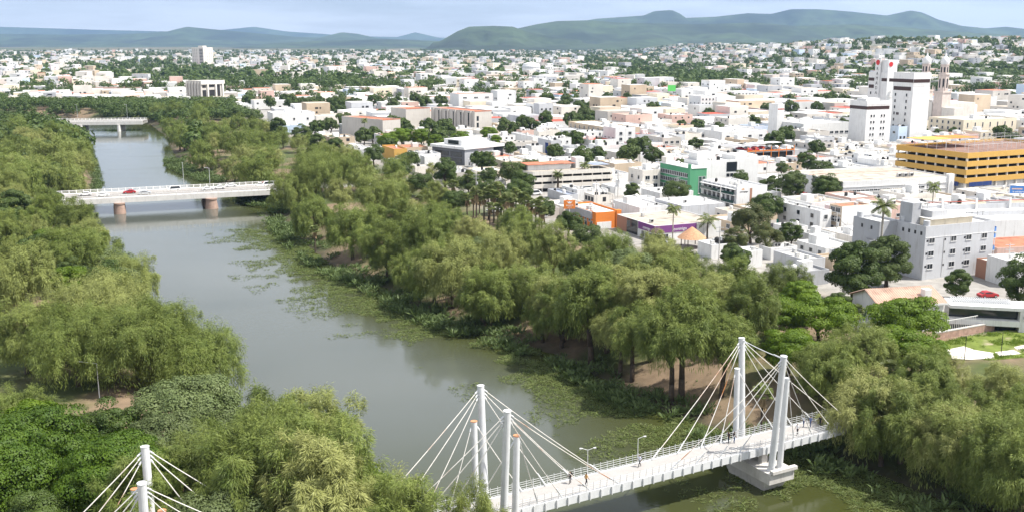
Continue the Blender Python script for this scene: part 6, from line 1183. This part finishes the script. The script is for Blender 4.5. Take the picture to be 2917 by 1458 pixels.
RCH = ['white'] * 9 + ['ltgrey'] * 6 + ['tan'] * 3 + ['terra', 'red', 'grey']
def tall(y, x):
    q = rf.random()
    if y < 400: return rf.uniform(2.7, 3.4) if q < .85 else rf.uniform(4, 5)
    if y < 520: return rf.uniform(2.9, 3.8) if q < .7 else rf.uniform(4.5, 6.5)
    if y < 700: return rf.uniform(3, 4.2) if q < .55 else rf.uniform(5, 7) if q < .92 else rf.uniform(8, 11)
    if 330 < y < 1150 and x > -40: return rf.uniform(3.2, 4.4) if q < .40 else rf.uniform(5.8, 7.6) if q < .78 else rf.uniform(8.5, 11.5) if q < .95 else rf.uniform(12, 18)
    return rf.uniform(3.0, 4.2) if q < .55 else rf.uniform(5.6, 7.2) if q < .93 else rf.uniform(8.5, 12)
STYLE = {'white': 'white', 'warm': 'off-white', 'ltgrey': 'light grey', 'grey': 'mid grey', 'cream': 'cream', 'tan': 'tan', 'pink': 'pinkish', 'concrete': 'bare concrete', 'ltblue': 'pale blue'}
rem = []; cnt = {}
NEAR = lots[:290]
def zone(x, y):
    px_ = 1458 + x / y * 2900
    return 'left of the auditorium' if px_ < 950 else 'between auditorium and colonial block' if px_ < 1700 else 'between colonial block and hotel' if px_ < 2420 else 'right of the hotel'
for i, (u0, v0, wu, wv, x, y) in enumerate(lots):
    h = tall(y, x); wl, rfc = rf.choice(WCH), rf.choice(RCH)
    if i >= 290: rem.append((u0, v0, wu, wv, h, wl, rfc)); continue
    cx_, cy_ = xy(u0, v0); sty = 'low' if h < 5 else 'two-storey' if h < 8 else 'taller'; zt = zone(x, y); key = (sty, wl, rfc, zt); cnt[key] = cnt.get(key, 0) + 1
    lb = '%s %s house, %s roof, %s, %s nearest' % (sty, STYLE[wl], {'terra': 'terracotta', 'red': 'red', 'ltgrey': 'pale grey', 'white': 'white', 'tan': 'tan', 'grey': 'dark grey'}[rfc], zt, ORD(cnt[key]))
    e = bldg('town_house', lb, (cx_, cy_), wu, wv, h, wl, rfc, group='town houses of the centre', cat='house')
    for f in range(int(h // 2.9)):
        z = .9 + f * 2.9; sty_ = rf.choice(('std', 'std', 'hole'))
        for face, L in (('u', wu), ('v', wv)):
            n = rf.choice((1, 2, 2, 3)) if rf.random() < .8 else 0
            if n: rowwin(e, face, .5, L - .5, n, z, rf.choice((1.0, 1.3, 1.7)), rf.choice((1.0, 1.2, 1.5)), sty_)
    clutter(e, wu, wv, h - .55, rf, rf.choice((1, 1, 2, 3)), rf.choice((0, 1, 2, 3)), rf.random() < .5)
# street trees, each its own
trees_.sort(key=lambda t: t[1]); k = 0; zc_ = {}
for x, y, s_ in trees_[:190]:
    zt = zone(x, y); zc_[zt] = zc_.get(zt, 0) + 1; e = plant('broad' if y < 420 else 'small', x, y, s_ * (.8 if y < 420 else 1.15)); tag(e, 'green city tree among the houses, %s, %s nearest' % (zt, ORD(zc_[zt])), 'tree', 'trees among the town houses')
farT = list(trees_[190:])
# beyond: nobody could count these
BX = []; BCOL = []; WX = []
def far_house(cx_, cy_, wu, wv, h, rot, wc_, rc_, z0):
    a = rot; cu, su = math.cos(a), math.sin(a); pts = [(cx_ + i * wu * cu - j * wv * su, cy_ + i * wu * su + j * wv * cu) for i, j in ((0, 0), (1, 0), (1, 1), (0, 1))]
    BX.append([(p[0], p[1], z0 - 3) for p in pts] + [(p[0], p[1], z0 + h) for p in pts] + [(p[0], p[1], z0 + h + .02) for p in pts]); BCOL.append([wc_] * 8 + [rc_] * 4)
    if cy_ < 2600:
        for st in range(max(1, int(h / 3))):
            for k in range(rf.choice((1, 2, 3))):
                L_ = wu if rf.random() < .6 else wv; t0 = rf.uniform(.08, .8); ww = rf.uniform(1.0, 2.4); zb = z0 + .9 + st * 3.0
                dx, dy, ox, oy = (cu, su, su * .05, -cu * .05) if L_ == wu else (-su, cu, -cu * .05, -su * .05)
                a0 = (cx_ + dx * L_ * t0 + ox, cy_ + dy * L_ * t0 + oy); a1 = (a0[0] + dx * ww, a0[1] + dy * ww); WX.append([(*a0, zb), (*a1, zb), (*a1, zb + 1.3), (*a0, zb + 1.3)])
for u0, v0, wu, wv, h, wl, rfc in rem: q = xy(u0, v0); far_house(q[0], q[1], wu, wv, h, R(ROT), WC[wl], RC[rfc], zat(*q))
r = np.random.default_rng(8)
n = 26000; yy = 1100 * (5.2 ** r.random(n)); xx = (r.random(n) * 1.08 - .54) * yy
den = vnoise(xx / 260, yy / 420, 61, 4); dlft = distline(xx, yy, RL) < distline(xx, yy, RR); zz = height(xx, yy)
keep = (den > np.where(xx < -.18 * yy, .46, np.where(zz > 5, .30, .41))) & ~((xx < -.24 * yy) & (yy < 1150)) & (np.minimum(distline(xx, yy, RL), distline(xx, yy, RR)) > 120) & (np.random.default_rng(3).random(n) < np.where(yy > 3500, .45, .62))
for x, y, z in zip(xx[keep], yy[keep], zz[keep]):
    k = rf.random(); s_ = 1 + .25 * (y > 2500); far_house(x, y, rf.uniform(9, 20) * s_, rf.uniform(9, 22) * s_, rf.uniform(3, 7) if k < .9 else rf.uniform(8, 16), R(ROT + rf.choice((0, 0, 90, 12, -20))), WC[rf.choice(WCH)], RC[rf.choice(RCH)], z)
BX = np.array(BX); nb = len(BX); base = (np.arange(nb) * 12)[:, None, None]
q = np.array([[0, 1, 5, 4], [1, 2, 6, 5], [2, 3, 7, 6], [3, 0, 4, 7], [8, 9, 10, 11]])[None]
far = link('distant_houses', npmesh('distant_houses', BX.reshape(-1, 3), (q + base).reshape(-1, 4), pmat('far_walls', (1, 1, 1), .9, .16, .08, attr='Col'), cols=np.array(BCOL).reshape(-1, 3))); wv_ = np.array(WX).reshape(-1, 3); fw = link('windows', npmesh('windows', wv_, np.arange(len(wv_)).reshape(-1, 4), BLACK), far); tag(fw, kind='stuff'); tag(far, 'white flat-roofed houses crowding the far city to the hills', 'houses', kind='stuff')
# far trees
for x, y in zip(xx[~keep], yy[~keep]):
    if rf.random() < (.42 if x > -.2 * y else .24): farT.append((x, y, rf.uniform(1.0, 2.2)))
for _ in range(2600):
    y = 1150 * (4.8 ** rf.random()); x = (rf.random() * 1.08 - .54) * y; farT.append((x, y, rf.uniform(.9, 1.8)))
for _ in range(1000):            # woods of the park bank, far upstream
    y = rf.uniform(520, 1150); x = -rf.uniform(.30, .56) * y
    if 905 < y < 1060 and -.46 < x / y < -.31: continue
    if not inpoly(np.array([x]), np.array([y]), RIVER)[0] and belt(x, y) > 8: farT.append((x, y, rf.uniform(1.2, 1.9) if y < 600 else rf.uniform(.8, 1.15)))
for _ in range(1500):            # thickets behind the far bridge, where the river bends away
    y = rf.uniform(712, 905); x = -rf.uniform(.20, .53) * y
    if inpoly(np.array([x]), np.array([y]), RIVER)[0] or min(belt(x, y), distline(np.array([x]), np.array([y]), RL)[0]) < 4: continue
    if x > -.27 * y and belt(x, y) > 70: continue
    farT.append((x, y, rf.uniform(.9, 1.2)))
for _ in range(850):             # dark park on the slope behind the cathedral
    y = rf.uniform(1050, 1500); x = rf.uniform(.33, .56) * y; farT.append((x, y, rf.uniform(1.3, 2.2)))
farT = [(t[0], t[1], min(t[2], 1.1) if 600 < t[1] < 1062 and -.48 < t[0] / t[1] < -.28 else t[2]) for t in farT if not (905 < t[1] < 1062 and -.47 < t[0] / t[1] < -.30)]
FT = np.array(farT); fz = height(FT[:, 0], FT[:, 1]); far_ = FT[:, 1] > 1300
def blobs(T, z, per, sz, r):
    n = len(T); d_ = unit(r.normal(size=(n, per, 3)) + [0, 0, .25]); s_ = T[:, 2][:, None, None]; C_ = np.stack([T[:, 0], T[:, 1], z + 4.0 * T[:, 2]], 1)[:, None]; P0 = C_ + d_ * np.array([3.6, 3.6, 3.1]) * s_ * (r.uniform(.5, 1.0, (n, per, 1)))
    P0 = P0.reshape(-1, 3); dd = d_.reshape(-1, 3); ax = unit(np.cross(dd, r.normal(size=dd.shape))); L = (sz * np.repeat(T[:, 2], per)) * r.uniform(.7, 1.4, len(P0)); return leaves(P0 - ax * L[:, None] * .5, ax, dd, L, L * .8, r)
V1, F1 = blobs(FT[~far_], fz[~far_], 90, 1.2, r); V2, F2 = blobs(FT[far_], fz[far_], 19, 2.9, r)
o = link('distant_trees', npmesh('distant_trees', np.concatenate([V1, V2]), np.concatenate([F1, F2 + len(V1)]), LEAF['broad'])); tag(o, 'dark green trees spread through the far city', 'trees', kind='stuff')
# woods behind the park bank, still told apart
k = 0
cand = [(rf.uniform(-420, -150), rf.uniform(300, 640)) for _ in range(900)]; placed = []
for x, y in cand:
    if k >= 120: break
    dl_ = distline(np.array([x]), np.array([y]), RL)[0]
    if inpoly(np.array([x]), np.array([y]), RIVER)[0] or dl_ < 6 or belt(x, y) < dl_ or not inview(x, y): continue
    if any(math.hypot(x - a, y - b_) < 8.5 for a, b_ in placed): continue
    v_ = (Vector((x, y, 0)) - A1); 
    if -30 < v_.dot(n1_) < 24 and v_.dot(d1) > -60 : continue
    if (-360 < x < -250 and 585 < y < 668) or (y > 530 and -.478 < x / y < -.39): continue
    placed.append((x, y))
placed.sort(key=lambda t: t[1])
for k, (x, y) in enumerate(placed):
    kd = rf.choice(('willowfar', 'willowfar', 'small', 'broad')); e = plant(kd, x, y, rf.uniform(1.0, 1.35) * (1.3 if kd == 'small' else 1)); tag(e, 'tree in the wood behind the park bank, %s nearest to the viewer' % ORD(k + 1), 'tree', 'woods behind the park bank')

# poles, wires and cars in the near streets
wirem = BLACK; ps = []; tries = 0
while len(ps) < 16 and tries < 4000:
    tries += 1; x, y = rf.uniform(-20, 190), rf.uniform(225, 470); u_, v_ = uv(x, y)
    if not inview(x, y, .97) or not free(u_ - .4, u_ + .4, v_ - .4, v_ + .4) or belt(x, y) < 60 or (np.hypot(TXY[:, 0] - x, TXY[:, 1] - y) < 4).any() or any(math.hypot(x - a, y - b_) < 22 for a, b_ in ps): continue
    ps.append((x, y))
ps.sort()
for k, (x, y) in enumerate(ps): upole((x, y), rf.uniform(8.5, 10), 'concrete utility pole with crossarms in the near streets, %s from the left' % ORD(k + 1), 'utility poles')
for k in range(len(ps) - 1):
    (xa, ya), (xb, yb) = ps[k], ps[k + 1]
    if math.hypot(xa - xb, ya - yb) < 75:
        mb = MB()
        for j, o_ in enumerate((-.8, .8)):
            pts = [Vector((xa + (xb - xa) * t / 8, ya + (yb - ya) * t / 8 + o_, 8.4 - 4 * 1.2 * (t / 8) * (1 - t / 8))) for t in range(9)]
            for t in range(8): mb.tube(pts[t], pts[t + 1], .03, n=3, caps=False)
        o = mb.build('power_line', wirem); tag(o, 'pair of slack wires strung from the %s to the %s utility pole' % (ORD(k + 1), ORD(k + 2)), 'wire', 'power lines')
n = 0; tries = 0; spots = []
while n < 22 and tries < 6000:
    tries += 1; x, y = rf.uniform(-10, 200), rf.uniform(225, 460); u_, v_ = uv(x, y)
    if not inview(x, y, .97) or not free(u_ - 2.4, u_ + 2.4, v_ - 1.3, v_ + 1.3) or belt(x, y) < 60 or (np.hypot(TXY[:, 0] - x, TXY[:, 1] - y) < 4).any() or any(math.hypot(x - a, y - b_) < 4 for a, b_ in spots): continue
    spots.append((x, y)); n += 1
spots.sort(key=lambda t: t[1])
for k, (x, y) in enumerate(spots): car(rf.choice(('car', 'car', 'van', 'pickup')), (x, y, zat(x, y) + .03), R(ROT) + (math.pi if k % 2 else 0), rf.choice((W_, W_, SV, DK, RD)), 'vehicle parked in the lanes between the low houses, %s nearest' % ORD(k + 1), 'vehicles in the lanes')
